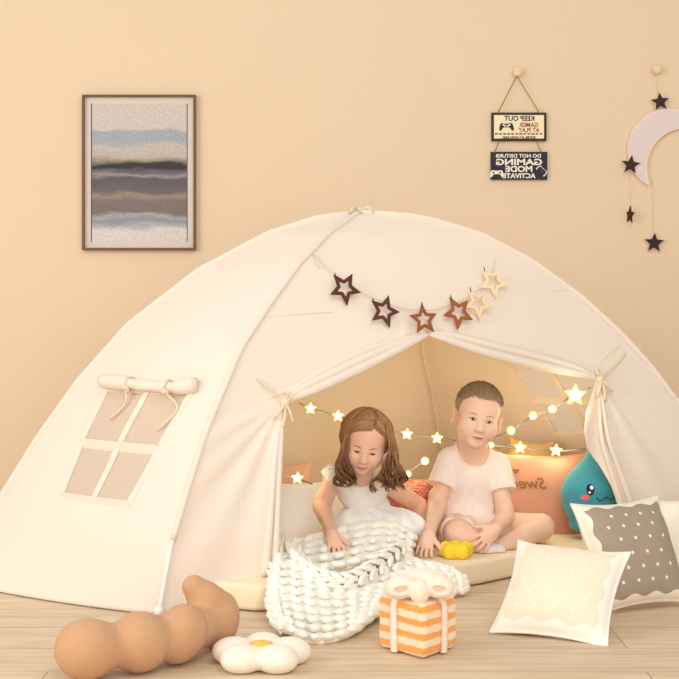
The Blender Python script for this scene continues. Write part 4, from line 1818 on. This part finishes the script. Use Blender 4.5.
def hand(s, W, F, Sd, N, curl=(.25, .35, .3), sc=1.0, fan=1.0, thumb=.0, kp=.010):
    F = np.array(F, float)
    F /= np.linalg.norm(F)
    Sd = np.array(Sd, float)
    Sd -= F * (Sd @ F)
    Sd /= np.linalg.norm(Sd)
    Nn = np.cross(F, Sd)
    if Nn @ np.array(N, float) < 0:
        Nn = -Nn
    Rm = np.stack([F, Sd, Nn], 1)
    s.ell(W + F * .027 * sc, np.array((.034, .0265, .0125)) * sc, Rm, k=kp)
    s.cap(W, W + F * .02 * sc, .0175 * sc, .016 * sc, k=.012)
    for off, b, ln, fn, r in ((.0205, .047, .041, .16, .0061), (.0070, .051, .046, .04, .0064), (-.0068, .049, .042, -.08, .0061), (-.0195, .043, .034, -.22, .0054)):
        p = W + (F * b + Sd * off) * sc
        d = F + Sd * fn * fan
        d /= np.linalg.norm(d)
        a = 0
        pts, rs = [p - d * .012 * sc, p], [r * sc * 1.1, r * sc * 1.05]
        for q, c in zip((.45, .30, .25), curl):
            a += c
            pts.append(pts[-1] + (d * math.cos(a) + Nn * math.sin(a)) * ln * q * sc)
            rs.append(r * sc * (1.0 - .12 * len(rs) / 4))
        s.chain(pts, rs, k=.0022)
    p = W + (F * .012 + Sd * .016) * sc
    d = F * .62 + Sd * (.75 - thumb) + Nn * (.25 + thumb)
    d /= np.linalg.norm(d)
    d2 = d + F * .35 + Nn * .1
    d2 /= np.linalg.norm(d2)
    s.chain([p, p + d * .024 * sc, p + d * .024 * sc + d2 * .021 * sc], [.0095 * sc, .0075 * sc, .006 * sc], k=.006)


def snap(s):
    return s.F.copy()


# ---- boy -----------------------------------------------------------------
def boy():
    px = 4.87 / F_PX
    C = U(477.8, 415.6, 4.835)
    R = head_frame(.20, .02, .07)
    g = lambda x, y, z: C + R @ np.array((x, y, z))
    r = empty('person', (U(475, 548, 4.80)[0], 4.80, .08), 'small boy in a cream T-shirt and shorts sitting cross-legged', 'person')
    s = SDF((.19, 4.48, .06), (.80, 5.02, .66), .0027)
    S = .965
    cranium(s, C, R, 1.0, S)
    base = snap(s)
    face_relief(s, C, R, 1.0, S)
    # neck, trunk
    nb = U(473.8, 461, 4.875)
    s.cap(nb, g(0, .024, -.070), .042, .039, k=.010)
    chest = U(472, 480, 4.88)
    waist = U(471, 508, 4.89)
    pelv = U(472, 529, 4.87)
    s.ell(chest, (.082, .060, .078), k=.02)
    s.ell(waist, (.078, .064, .062), k=.03)
    s.ell(pelv, (.092, .080, .062), k=.03)
    shL, shR = U(451, 460, 4.885), U(496, 465, 4.885)
    s.cap(shL + (.03, 0, .012), g(-.02, .03, -.078), .022, .022, k=.02)
    s.cap(shR + (-.03, 0, .012), g(.02, .03, -.078), .022, .022, k=.02)
    s.cap(shL, shR, .037, .037, k=.02)
    # arms
    aL = [shL + (-.004, 0, -.006), U(437, 505, 4.83), U(429, 535, 4.60)]
    aR = [shR + (.006, 0, -.006), U(505, 517, 4.81), U(496, 529, 4.632)]
    s.chain(aL, [.034, .0265, .0185], k=.012)
    s.chain([aL[1] + (0, .0, .03), aL[1], aL[1] * .6 + aL[2] * .4], [.029, .0275, .0245], k=.012)
    s.chain(aR, [.034, .0265, .0185], k=.012)
    s.chain([aR[1] + (0, .0, .03), aR[1], aR[1] * .6 + aR[2] * .4], [.029, .0275, .0245], k=.012)
    hand(s, aL[2], (-.26, -.66, -.55), (.9, -.1, .1), (0, .3, -.9), (.30, .40, .30), .98, 1.2)
    hand(s, aR[2], (-.70, -.20, -.60), (-.45, .1, .75), (-.1, .75, -.3), (.08, .16, .16), 1.0, 1.4, kp=.004)
    # legs
    hL, hR = U(458, 528, 4.86), U(488, 528, 4.87)
    kL, fL = U(458, 537, 4.69), U(486, 549, 4.655)
    kR, fR = U(541, 527, 4.82), U(500, 548, 4.705)
    kL[2], kR[2] = max(kL[2], .131), max(kR[2], .126)
    s.chain([hL, kL], [.058, .047], k=.015)
    s.chain([kL, kL * .5 + fL * .5 + (0, -.006, .002), fL], [.045, .038, .026], k=.012)
    s.chain([hR, kR], [.058, .044], k=.015)
    s.chain([kR, kR * .5 + fR * .5 + (0, -.008, 0), fR], [.042, .037, .027], k=.012)
    # feet
    s.cap(fL, fL + (.045, .01, -.008), .023, .018, k=.012)
    s.cap(fR, fR + (-.05, .02, -.004), .024, .018, k=.012)
    s.plane((0, 0, .082), (0, 0, -1))
    body = s.build('body', skin_mat('boy_skin', srgb(238, 198, 172)), r)
    face_parts(s, C, R, body, False, srgb(208, 138, 120), srgb(186, 148, 118), srgb(66, 44, 34), 0, .0012, S)

    # hair: a close crop that thickens away from the hairline
    h = s.like()
    h.F = base.copy()
    sl, P = h.block(C - .16, C + .17)
    Q = (P - C) @ R / S
    zh = np.interp(Q[..., 1], [-.09, -.062, -.035, -.012, .008, .03, .08], [.073, .072, .056, .010, -.010, -.040, -.060])
    zh = zh + .002 * np.sin(Q[..., 0] * 170 + 1) * (Q[..., 1] < -.05) - .010 * np.exp(-((Q[..., 0] - .006) / .014) ** 2) * (Q[..., 1] < -.05)
    th = np.clip((Q[..., 2] - zh) / .05, -.25, 1.0)
    th = .0062 * th + np.where(th > 0, .0014 * np.clip(th * 1.6 - .2, 0, 1) * np.sin(Q[..., 0] * 330 + 4 * np.sin(Q[..., 1] * 60) + 2 * np.sin(Q[..., 2] * 90)), 0)
    D = h.F[sl] - th
    h.F[:] = .5
    h.F[sl] = D
    hm = hair_mat('boy_hair', srgb(118, 92, 68), srgb(184, 156, 124))
    hair = h.build('hair', hm, r)
    # short strands combed forward
    rng = np.random.RandomState(5)
    mb = MB()
    n_ = 3000
    ys, an = rng.uniform(-.066, .085, n_), rng.uniform(-1.35, 1.35, n_)
    d0 = np.stack([np.sin(an) * .9, 0 * an, np.cos(an)], 1)
    p0 = C + (np.stack([0 * an, ys, 0 * an + .03], 1) + d0 * .16) @ R.T
    pp = h.march(p0, -d0 @ R.T)
    nn_ = h.grad(pp)
    qq = (pp - C) @ R / S
    keep = qq[:, 2] > np.interp(qq[:, 1], [-.09, -.062, -.035, -.012, .008, .03, .08], [.072, .070, .056, .018, .0, -.02, -.03])
    for p, n in zip(pp[keep], nn_[keep]):
        t = R @ np.array((rng.uniform(-.35, .35), -1.0, rng.uniform(-.2, .2)))
        t -= n * (t @ n)
        t /= np.linalg.norm(t)
        L_ = rng.uniform(.008, .015)
        mb.tube([p - n * .001, p + t * L_ * .5 + n * .0008, p + t * L_ + n * .0003], [.0009, .0008, .0003], 4)
    mb.build('hair_strands', hm, r)

    # T-shirt
    c = s.like()
    c.ell(chest, (.097, .072, .088), k=0)
    c.ell(waist + (-.006, 0, 0), (.100, .078, .072), k=.03)
    c.ell(pelv + (0, 0, .012), (.096, .085, .058), k=.025)
    c.cap(shL, shR, .045, .045, k=.02)
    slv = s.like()
    for A, sg in ((aL, -1), (aR, 1)):
        d = A[1] - A[0]
        L_ = np.linalg.norm(d)
        d /= L_
        e = A[0] + d * .088 + np.array((sg * .008, 0, 0))
        slv.cap(A[0], e + d * .03, .044, .049, k=.012)
        slv.plane(e, d + np.array((sg * .05, 0, 0)), 0, (-9, -9, -9) if sg < 0 else (chest[0], -9, -9), (chest[0], 9, 9) if sg < 0 else (9, 9, 9))
    def fold(P):
        w = .0022 * np.sin((P[..., 2] * 95 + P[..., 0] * 60 * np.sign(P[..., 0] - chest[0])) + 3 * np.sin(P[..., 0] * 22))
        return w * np.clip((chest[2] + .02 - P[..., 2]) / .08, 0, 1) + .0012 * vnoise(P, 40, 2)
    c.warp(fold)
    hh_ = np.clip(.5 + .5 * (c.F - slv.F) / .010, 0, 1)
    c.F = c.F * (1 - hh_) + slv.F * hh_ - .010 * hh_ * (1 - hh_)
    c.cap(shL + (.03, 0, .012), g(-.022, .03, -.076), .028, .027, k=.02)
    c.cap(shR + (-.03, 0, .012), g(.022, .03, -.076), .028, .027, k=.02)
    c.cap(nb + (0, -.012, .014), g(0, .016, -.07), .048, .062, k=.004, sub=True)
    c.plane(U(471, 519, 4.87), (-.03, -.25, -1))
    shm = mat('boy_cotton', srgb(246, 229, 218), .9, .1, 400)
    shirt = c.build('t_shirt', shm, r)
    # ribbed collar
    ring = []
    for t in np.linspace(0, 2 * PI, 49):
        ring.append(nb + np.array((.050 * math.cos(t), -.010 + .050 * math.sin(t), .022 + .022 * math.sin(t) - .010 * math.cos(t) * .4)))
    ring = np.array(ring)
    for _ in range(12):
        D = c.sample(ring)
        ring = ring - c.grad(ring) * np.clip(D, -.004, .004)[:, None]
    MB().tube(ring, .0036, 8).build('collar', shm, shirt)

    # shorts
    q = s.like()
    q.ell(pelv, (.092, .080, .062), k=0)
    q.ell(waist, (.078, .064, .062), k=.03)
    q.chain([hL, kL], [.058, .047], k=.022)
    q.chain([hR, kR], [.058, .044], k=.022)
    q.F -= .009
    q.warp(lambda P: .0025 * vnoise(P, 45, 4))
    for hh, kk, f in ((hL, kL, .70), (hR, kR, .42)):
        d = (kk - hh) / np.linalg.norm(kk - hh)
        if hh is hL:
            q.plane(hh + d * .120, d, 0, (-9, -9, -9), (pelv[0] + .002, 9, 9))
        else:
            q.plane(hh + d * .085, d, 0, (pelv[0] + .002, -9, -9), (9, 9, 9))
    q.plane(U(471, 512, 4.87), (0, 0, 1))
    q.plane((0, 0, .081), (0, 0, -1))
    q.build('shorts', mat('boy_shorts', srgb(240, 219, 203), .9, .1, 400), r)
    # ankle sock
    k = SDF(fL - .09, fL + .09, .003)
    d = (kL - fL) / np.linalg.norm(kL - fL)
    k.cap(fL, fL + (.045, .01, -.008), .0265, .0215, k=0)
    k.cap(fL, fL + d * .03, .0285, .032, k=.01)
    k.plane(fL + d * .018, d)
    k.plane((0, 0, .0815), (0, 0, -1))
    k.build('sock', mat('white_sock', srgb(238, 232, 230), .95, .2, 300), r)


boy()


# ---- girl ----------------------------------------------------------------
def girl():
    C = U(365.0, 441.0, 4.66)
    R = head_frame(.18, .36, .06)
    S, W_ = .865, 1.12
    g = lambda x, y, z: C + R @ np.array((x, y, z))
    hips = U(371, 521, 4.86)
    r = empty('person', (hips[0], hips[1], .08), 'girl with long brown hair in a white dress reaching to a knitted blanket', 'person')
    s = SDF((-.16, 4.36, .06), (.36, 5.0, .60), .0027)
    cranium(s, C, R, W_, S)
    base = snap(s)
    face_relief(s, C, R, W_, S, False)
    nb = U(360, 477, 4.735)
    chest = U(361, 489, 4.765)
    waist = U(367, 506, 4.82)
    s.cap(nb, g(0, .020, -.058), .036, .035, k=.010)
    s.ell(chest, (.074, .056, .066), k=.02)
    s.ell(waist, (.068, .058, .055), k=.03)
    hips[2] = max(hips[2], .145)
    s.ell(hips, (.090, .085, .062), k=.03)
    shL, shR = U(335, 477, 4.745), U(385, 483, 4.785)
    s.cap(shL, shR, .032, .032, k=.02)
    aL = [shL + (-.006, 0, -.002), U(322, 507, 4.72), U(332, 534, 4.475)]
    aR = [shR + (.008, 0, -.004), U(418, 505, 4.88), U(431, 532, 4.83)]
    s.chain(aL, [.031, .0255, .0175], k=.012)
    s.chain([aL[1] + (.003, 0, .03), aL[1], aL[1] * .6 + aL[2] * .4], [.027, .0265, .0235], k=.012)
    s.chain(aR, [.032, .027, .018], k=.012)
    hand(s, aL[2], (.20, -.66, -.54), (.95, .2, 0), (0, .4, -.9), (.10, .2, .2), .95, 1.3)
    hand(s, aR[2], (.05, -.7, -.28), (-.7, -.1, 0), (0, 0, -1), (.1, .1, .1), .92)
    kL, kR = np.array((-.02, 4.67, .125)), np.array((.24, 4.70, .125))
    s.chain([hips + (-.04, 0, 0), kL, np.array((.09, 4.62, .107))], [.056, .043, .024], k=.012)
    s.chain([hips + (.04, 0, 0), kR, np.array((.13, 4.66, .107))], [.056, .043, .024], k=.012)
    s.cap((.09, 4.62, .107), (.135, 4.63, .102), .022, .017, k=.01)
    s.cap((.13, 4.66, .107), (.085, 4.68, .102), .022, .017, k=.01)
    s.plane((0, 0, .082), (0, 0, -1))
    body = s.build('body', skin_mat('girl_skin', srgb(236, 188, 162)), r)
    face_parts(s, C, R, body, True, srgb(214, 132, 118), srgb(168, 124, 94), srgb(58, 40, 32), .9, .0021, S)

    # hair: scalp cap and falling locks
    h = s.like()
    h.F = base.copy()
    h.ell(g(0, .050, -.010), (.068, .050, .085), R, k=.02)
    sl, P = h.block(C - .18, C + .18)
    Q = (P - C) @ R / S
    zh = np.interp(Q[..., 1], [-.09, -.060, -.045, -.028, -.012, .01], [.076, .074, .054, .010, -.050, -.12])
    zh = zh - .22 * np.abs(Q[..., 0] - .020) * (Q[..., 1] < -.02) + .004
    th = np.clip((Q[..., 2] - zh) / .03, -.6, 1.0)
    th = .009 * th + np.where(th > 0, .0014 * np.sin((Q[..., 0] - .02) * 40 + Q[..., 1] * 330 + 5 * np.sin(Q[..., 2] * 30)), 0)
    part = np.exp(-((Q[..., 0] - .020) / .0035) ** 2) * (Q[..., 2] > .05) * (Q[..., 1] < .05)
    D = h.F[sl] - th + .004 * part
    h.F[:] = .5
    h.F[sl] = D
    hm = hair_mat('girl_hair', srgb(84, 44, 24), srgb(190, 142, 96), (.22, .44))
    h.build('hair', hm, r)
    allf = np.minimum(s.F, h.F)
    col = s.like()
    col.F = allf
    rng = np.random.RandomState(11)

    def locks(inner, outer, ds, n, curl, sg, name):
        mb = MB()
        inner, outer, ds = np.array(inner, float), np.array(outer, float), np.array(ds)
        clumps = 11
        phs, frs, ends, ws = rng.uniform(0, 6.28, clumps), rng.uniform(15, 22, clumps), rng.uniform(.84, 1.0, clumps), np.linspace(0, 1, clumps)
        for i in range(n):
            w = float(np.clip(ws[i % clumps] + rng.uniform(-.085, .085), 0, 1))
            back = rng.uniform(-.012, .035)
            P = []
            for k in range(len(inner)):
                p = inner[k] * (1 - w) + outer[k] * w
                P.append(U(p[0], p[1], ds[k] + back * min(1, k / 2) + .02 * (1 - w) * 0))
            cl = i % clumps
            end = ends[cl] * rng.uniform(.94, 1.0)
            P = spline(P, 48)[:max(12, int(48 * end))]
            m = len(P)
            # keep outside the head and shoulders
            for _ in range(8):
                D = col.sample(P)
                G = col.grad(P)
                P = P + G * np.clip(.0035 - D, 0, .02)[:, None]
            t = np.arange(m) / 48
            amp = curl * np.clip((t - .40) / .45, 0, 1)
            ph = phs[cl] + rng.uniform(-.65, .65)
            fr = frs[cl]
            P = P + np.stack([amp * np.cos(fr * t + ph), amp * .8 * np.sin(fr * t + ph), 0 * t], 1)
            for _ in range(3):
                D = s.sample(P)
                G = s.grad(P)
                P = P + G * np.clip(.003 - D, 0, .02)[:, None]
            rad = rng.uniform(.0015, .0027) * np.interp(np.linspace(0, 1, m), [0, .12, .85, 1], [.5, 1, .95, .3])
            mb.tube(P, rad, 5)
        mb.build(name, hm, r)
    ds = [4.645, 4.625, 4.615, 4.605, 4.615, 4.63, 4.64]
    locks([(368, 411), (355, 424), (350, 440), (349, 455), (349, 468), (354, 482), (350, 494)],
          [(366, 409), (349, 421), (343, 440), (339, 457), (336, 470), (337, 481), (340, 488)], ds, 230, .0155, -1, 'hair_locks')
    locks([(370, 411), (381, 421), (388, 438), (388, 454), (382, 468), (376, 480), (372, 494)],
          [(371, 409), (385, 417), (394, 436), (398, 455), (402, 470), (405, 481), (402, 492)], ds, 275, .0155, 1, 'hair_locks')
    # loose strands swept over the brow
    mb = MB()
    for i in range(46):
        a = i / 45
        p = [g(.018, -.046 + .05 * a, .092), g(-.014 - .01 * a, -.060 + .03 * a, .082), g(-.042, -.054 + .03 * a, .060 + .01 * a), g(-.060, -.038 + .02 * a, .024), g(-.064, -.026 + .02 * a, -.02)]
        P = spline(p, 24)
        for _ in range(8):
            D = h.sample(P)
            D = np.minimum(D, s.sample(P))
            G = col.grad(P)
            P = P + G * np.clip(.0015 - D, -.006, .02)[:, None]
        mb.tube(P, np.interp(np.linspace(0, 1, 24), [0, .2, .8, 1], [.0012, .0024, .0024, .0008]), 5)
    for i in range(40):
        a = i / 39
        p = [g(.020, -.046 + .05 * a, .092), g(.040 + .004 * a, -.050 + .03 * a, .076), g(.055, -.042 + .03 * a, .048 + .01 * a), g(.062, -.030 + .02 * a, .012), g(.064, -.022 + .02 * a, -.025)]
        P = spline(p, 24)
        for _ in range(8):
            D = np.minimum(h.sample(P), s.sample(P))
            G = col.grad(P)
            P = P + G * np.clip(.0015 - D, -.006, .02)[:, None]
        mb.tube(P, np.interp(np.linspace(0, 1, 24), [0, .2, .8, 1], [.0012, .0024, .0024, .0008]), 5)
    mb.build('hair_fringe', hm, r)

    # dress: lace bodice, cap sleeves, full skirt
    lace = mat('white_lace', srgb(250, 246, 238), .9, .5, 130, var=.04, vscale=90)
    cot = mat('white_dress_cotton', srgb(252, 251, 248), .9, .1, 300)
    c = s.like()
    c.ell(chest, (.083, .066, .076), k=0)
    c.ell(waist, (.078, .068, .062), k=.03)
    c.cap(shL + (.018, 0, 0), shR + (-.018, 0, 0), .039, .039, k=.02)
    c.warp(lambda P: .0012 * vnoise(P, 120, 3))
    c.cap(nb + (.0, -.022, .022), g(0, .0, -.09), .050, .072, k=.004, sub=True)
    c.plane(waist - (0, 0, .025), (0, 0, -1))
    dress = c.build('dress_bodice', lace, r)
    for sh, sg in ((shL, -1), (shR, 1)):
        q = SDF(sh - .07, sh + .07, .0027)
        q.ell(sh + (sg * .006, 0, .006), (.043, .042, .036), rot('Y', .5 * sg), k=0)
        q.warp(lambda P: .0035 * np.sin(np.arctan2(P[..., 1] - sh[1], P[..., 2] - sh[2]) * 16))
        q.plane(sh + (sg * .022, 0, -.010), (sg * .75, 0, -.75))
        q.build('cap_sleeve', lace, r)
    k = SDF((-.16, 4.50, .07), (.36, 5.0, .30), .0032)
    k.ell((.112, 4.76, .135), (.180, .145, .072), k=0)
    k.ell((.20, 4.72, .145), (.085, .10, .055), k=.03)
    k.ell((.03, 4.72, .140), (.085, .10, .055), k=.03)
    k.cap(waist - (0, 0, .03), waist - (0, .02, .07), .074, .11, k=.04)

    def pleat(P):
        dx, dy = P[..., 0] - waist[0], P[..., 1] - waist[1]
        a = np.arctan2(dx, -dy)
        rr = np.hypot(dx, dy)
        return .0055 * np.sin(a * 15 + 2.2 * np.sin(rr * 28 + a * 2)) * np.clip((rr - .04) / .07, 0, 1) + .002 * vnoise(P, 38, 6)
    k.warp(pleat)
    k.plane((0, 0, .083), (0, 0, -1))
    k.build('dress_skirt', cot, r)


girl()


# ------------------------------------------------------------------ chunky knitted blanket
def blanket():
    mb = MB()
    rng = random.Random(4)

    def sheet(rows):
        C = np.array([[U(*p) for p in row] for row in rows])

        def f(s, t):
            """s across, t down, both 0..1"""
            nr, nc, _ = C.shape

            def cr(p, x):
                m = len(p)
                p = np.vstack([2 * p[0] - p[1], p, 2 * p[-1] - p[-2]])
                x = min(max(x, 0), 1) * (m - 1)
                i = min(int(x), m - 2)
                q = x - i
                a, b, c, d = p[i:i + 4]
                return .5 * (2 * b + (c - a) * q + (2 * a - 5 * b + 4 * c - d) * q * q + (3 * b - a - 3 * c + d) * q ** 3)
            return cr(np.array([cr(C[i], s) for i in range(nr)]), t)
        return f

    def rope(path, r):
        P = spline([U(*p) for p in path], 80)

        def f(s, t):
            i = min(max(t, 0), 1) * 79
            a = int(min(i, 78))
            p = P[a] * (1 - (i - a)) + P[a + 1] * (i - a)
            d = P[min(a + 2, 79)] - P[max(a - 1, 0)]
            d /= np.linalg.norm(d)
            u = np.cross(d, (0, 0, 1.))
            u /= np.linalg.norm(u)
            v = np.cross(u, d)
            ang = 2 * PI * s
            k = r * (.75 + .25 * math.sin(PI * min(max(t, 0), 1)))
            return p + k * (math.cos(ang) * u + math.sin(ang) * v)
        return f

    def knit(f, nc, nr, fat=1.0, sgn=1, base=True, wrap=False, jit=.12):
        e = .01
        for i in range(nr):
            for j in range(nc):
                for side in (-1, 1):
                    s_ = (j + .5 + side * .25) / nc
                    t_ = (i + .5) / nr
                    p = f(s_, t_)
                    ds = (f(s_ + e, t_) - f(s_ - e, t_)) / (2 * e) / nc
                    dt = (f(s_, min(t_ + e, 1)) - f(s_, max(t_ - e, 0))) / (min(t_ + e, 1) - max(t_ - e, 0)) / nr
                    n = np.cross(ds, dt) * sgn
                    n /= np.linalg.norm(n) + 1e-9
                    dirn = dt * .60 - side * ds * .34 + n * .22 * np.linalg.norm(dt)
                    L_ = np.linalg.norm(dirn)
                    a = dirn / (L_ + 1e-9)
                    b = np.cross(n, a)
                    b /= np.linalg.norm(b) + 1e-9
                    nn = np.cross(a, b)
                    w = np.linalg.norm(ds) * .30 * fat
                    R = np.stack([a, b, nn], 1)
                    q = 1 + rng.uniform(-jit, jit)
                    mb.ball(p + n * .002 * rng.random(), (L_ * 1.25, w * q, min(w, .0145) * q), R, 10, 7)
        if base:
            m = 14
            G = np.array([[f(.03 + .94 * j / (m - 1), .03 + .94 * i / (m - 1)) for j in range(m)] for i in range(m)])
            du, dv = np.gradient(G, axis=1), np.gradient(G, axis=0)
            n = np.cross(du, dv) * sgn
            n /= np.linalg.norm(n, axis=-1, keepdims=True) + 1e-9
            A, B = (G - n * .002).reshape(-1, 3), (G - n * .010).reshape(-1, 3)
            g1 = gridf(m, m)
            fc = g1 + [tuple(x + m * m for x in q[::-1]) for q in g1]
            ring = [j for j in range(m)] + [i * m + m - 1 for i in range(1, m)] + [(m - 1) * m + j for j in range(m - 2, -1, -1)] + [i * m for i in range(m - 2, 0, -1)]
            fc += [(ring[(k + 1) % len(ring)], ring[k], ring[k] + m * m, ring[(k + 1) % len(ring)] + m * m) for k in range(len(ring))]
            mb.add(np.vstack([A, B]), fc)

    # on the lap
    lap = sheet([[(286, 542, 4.52), (312, 536, 4.56), (340, 527, 4.61), (372, 522, 4.62), (400, 524, 4.62), (416, 536, 4.58)],
                 [(280, 556, 4.40), (312, 552, 4.44), (340, 546, 4.50), (372, 540, 4.52), (398, 541, 4.52), (412, 553, 4.48)],
                 [(282, 572, 4.22), (312, 574, 4.22), (342, 570, 4.30), (370, 562, 4.36), (396, 558, 4.40), (412, 566, 4.38)]])
    knit(lap, 9, 5, 1.05, -1)
    # hanging over the mat edge and out on to the floor
    low = sheet([[(277, 560, 4.24), (300, 566, 4.22), (325, 577, 4.20), (352, 580, 4.22), (380, 568, 4.30), (402, 562, 4.34)],
                 [(276, 585, 4.10), (300, 588, 4.10), (325, 593, 4.12), (352, 595, 4.14), (378, 590, 4.18), (400, 585, 4.20)],
                 [(279, 608, 3.99), (302, 614, 3.97), (328, 617, 3.96), (352, 614, 3.98), (374, 606, 4.05), (394, 600, 4.10)],
                 [(286, 632, 3.82), (306, 642, 3.735), (330, 642, 3.735), (352, 634, 3.80), (368, 620, 3.92), (384, 608, 4.03)]])
    knit(low, 9, 9, 1.05, -1)
    # right end, sliding off the mat behind the toy box
    rgt = sheet([[(398, 552, 4.44), (418, 561, 4.40), (437, 564, 4.39), (452, 568, 4.37)],
                 [(402, 568, 4.32), (424, 572, 4.33), (446, 575, 4.35), (466, 579, 4.38)],
                 [(396, 588, 4.24), (422, 592, 4.27), (448, 595, 4.31), (468, 591, 4.36)]])
    knit(rgt, 5, 5, 1.05, -1)
    # thick folded edge sweeping across the front
    edge = rope([(287, 546, 4.42), (297, 563, 4.25), (317, 577, 4.17), (342, 583, 4.16), (366, 575, 4.22), (386, 560, 4.32), (402, 547, 4.42)], .024)
    knit(edge, 5, 14, 1.0, 1, False)
    edge2 = rope([(281, 548, 4.38), (276, 577, 4.14), (275, 602, 4.03), (282, 630, 3.84)], .016)
    knit(edge2, 4, 11, 1.0, 1, False)
    o = mb.build('knitted_blanket', mat('chunky_wool', srgb(250, 246, 234), 1.0, .35, 160, sheen=.2, var=.03, vscale=20), None)
    tag(o, 'chunky cream knitted blanket spilling from the tent on to the floor', 'blanket')


blanket()
bpy.context.view_layer.update()
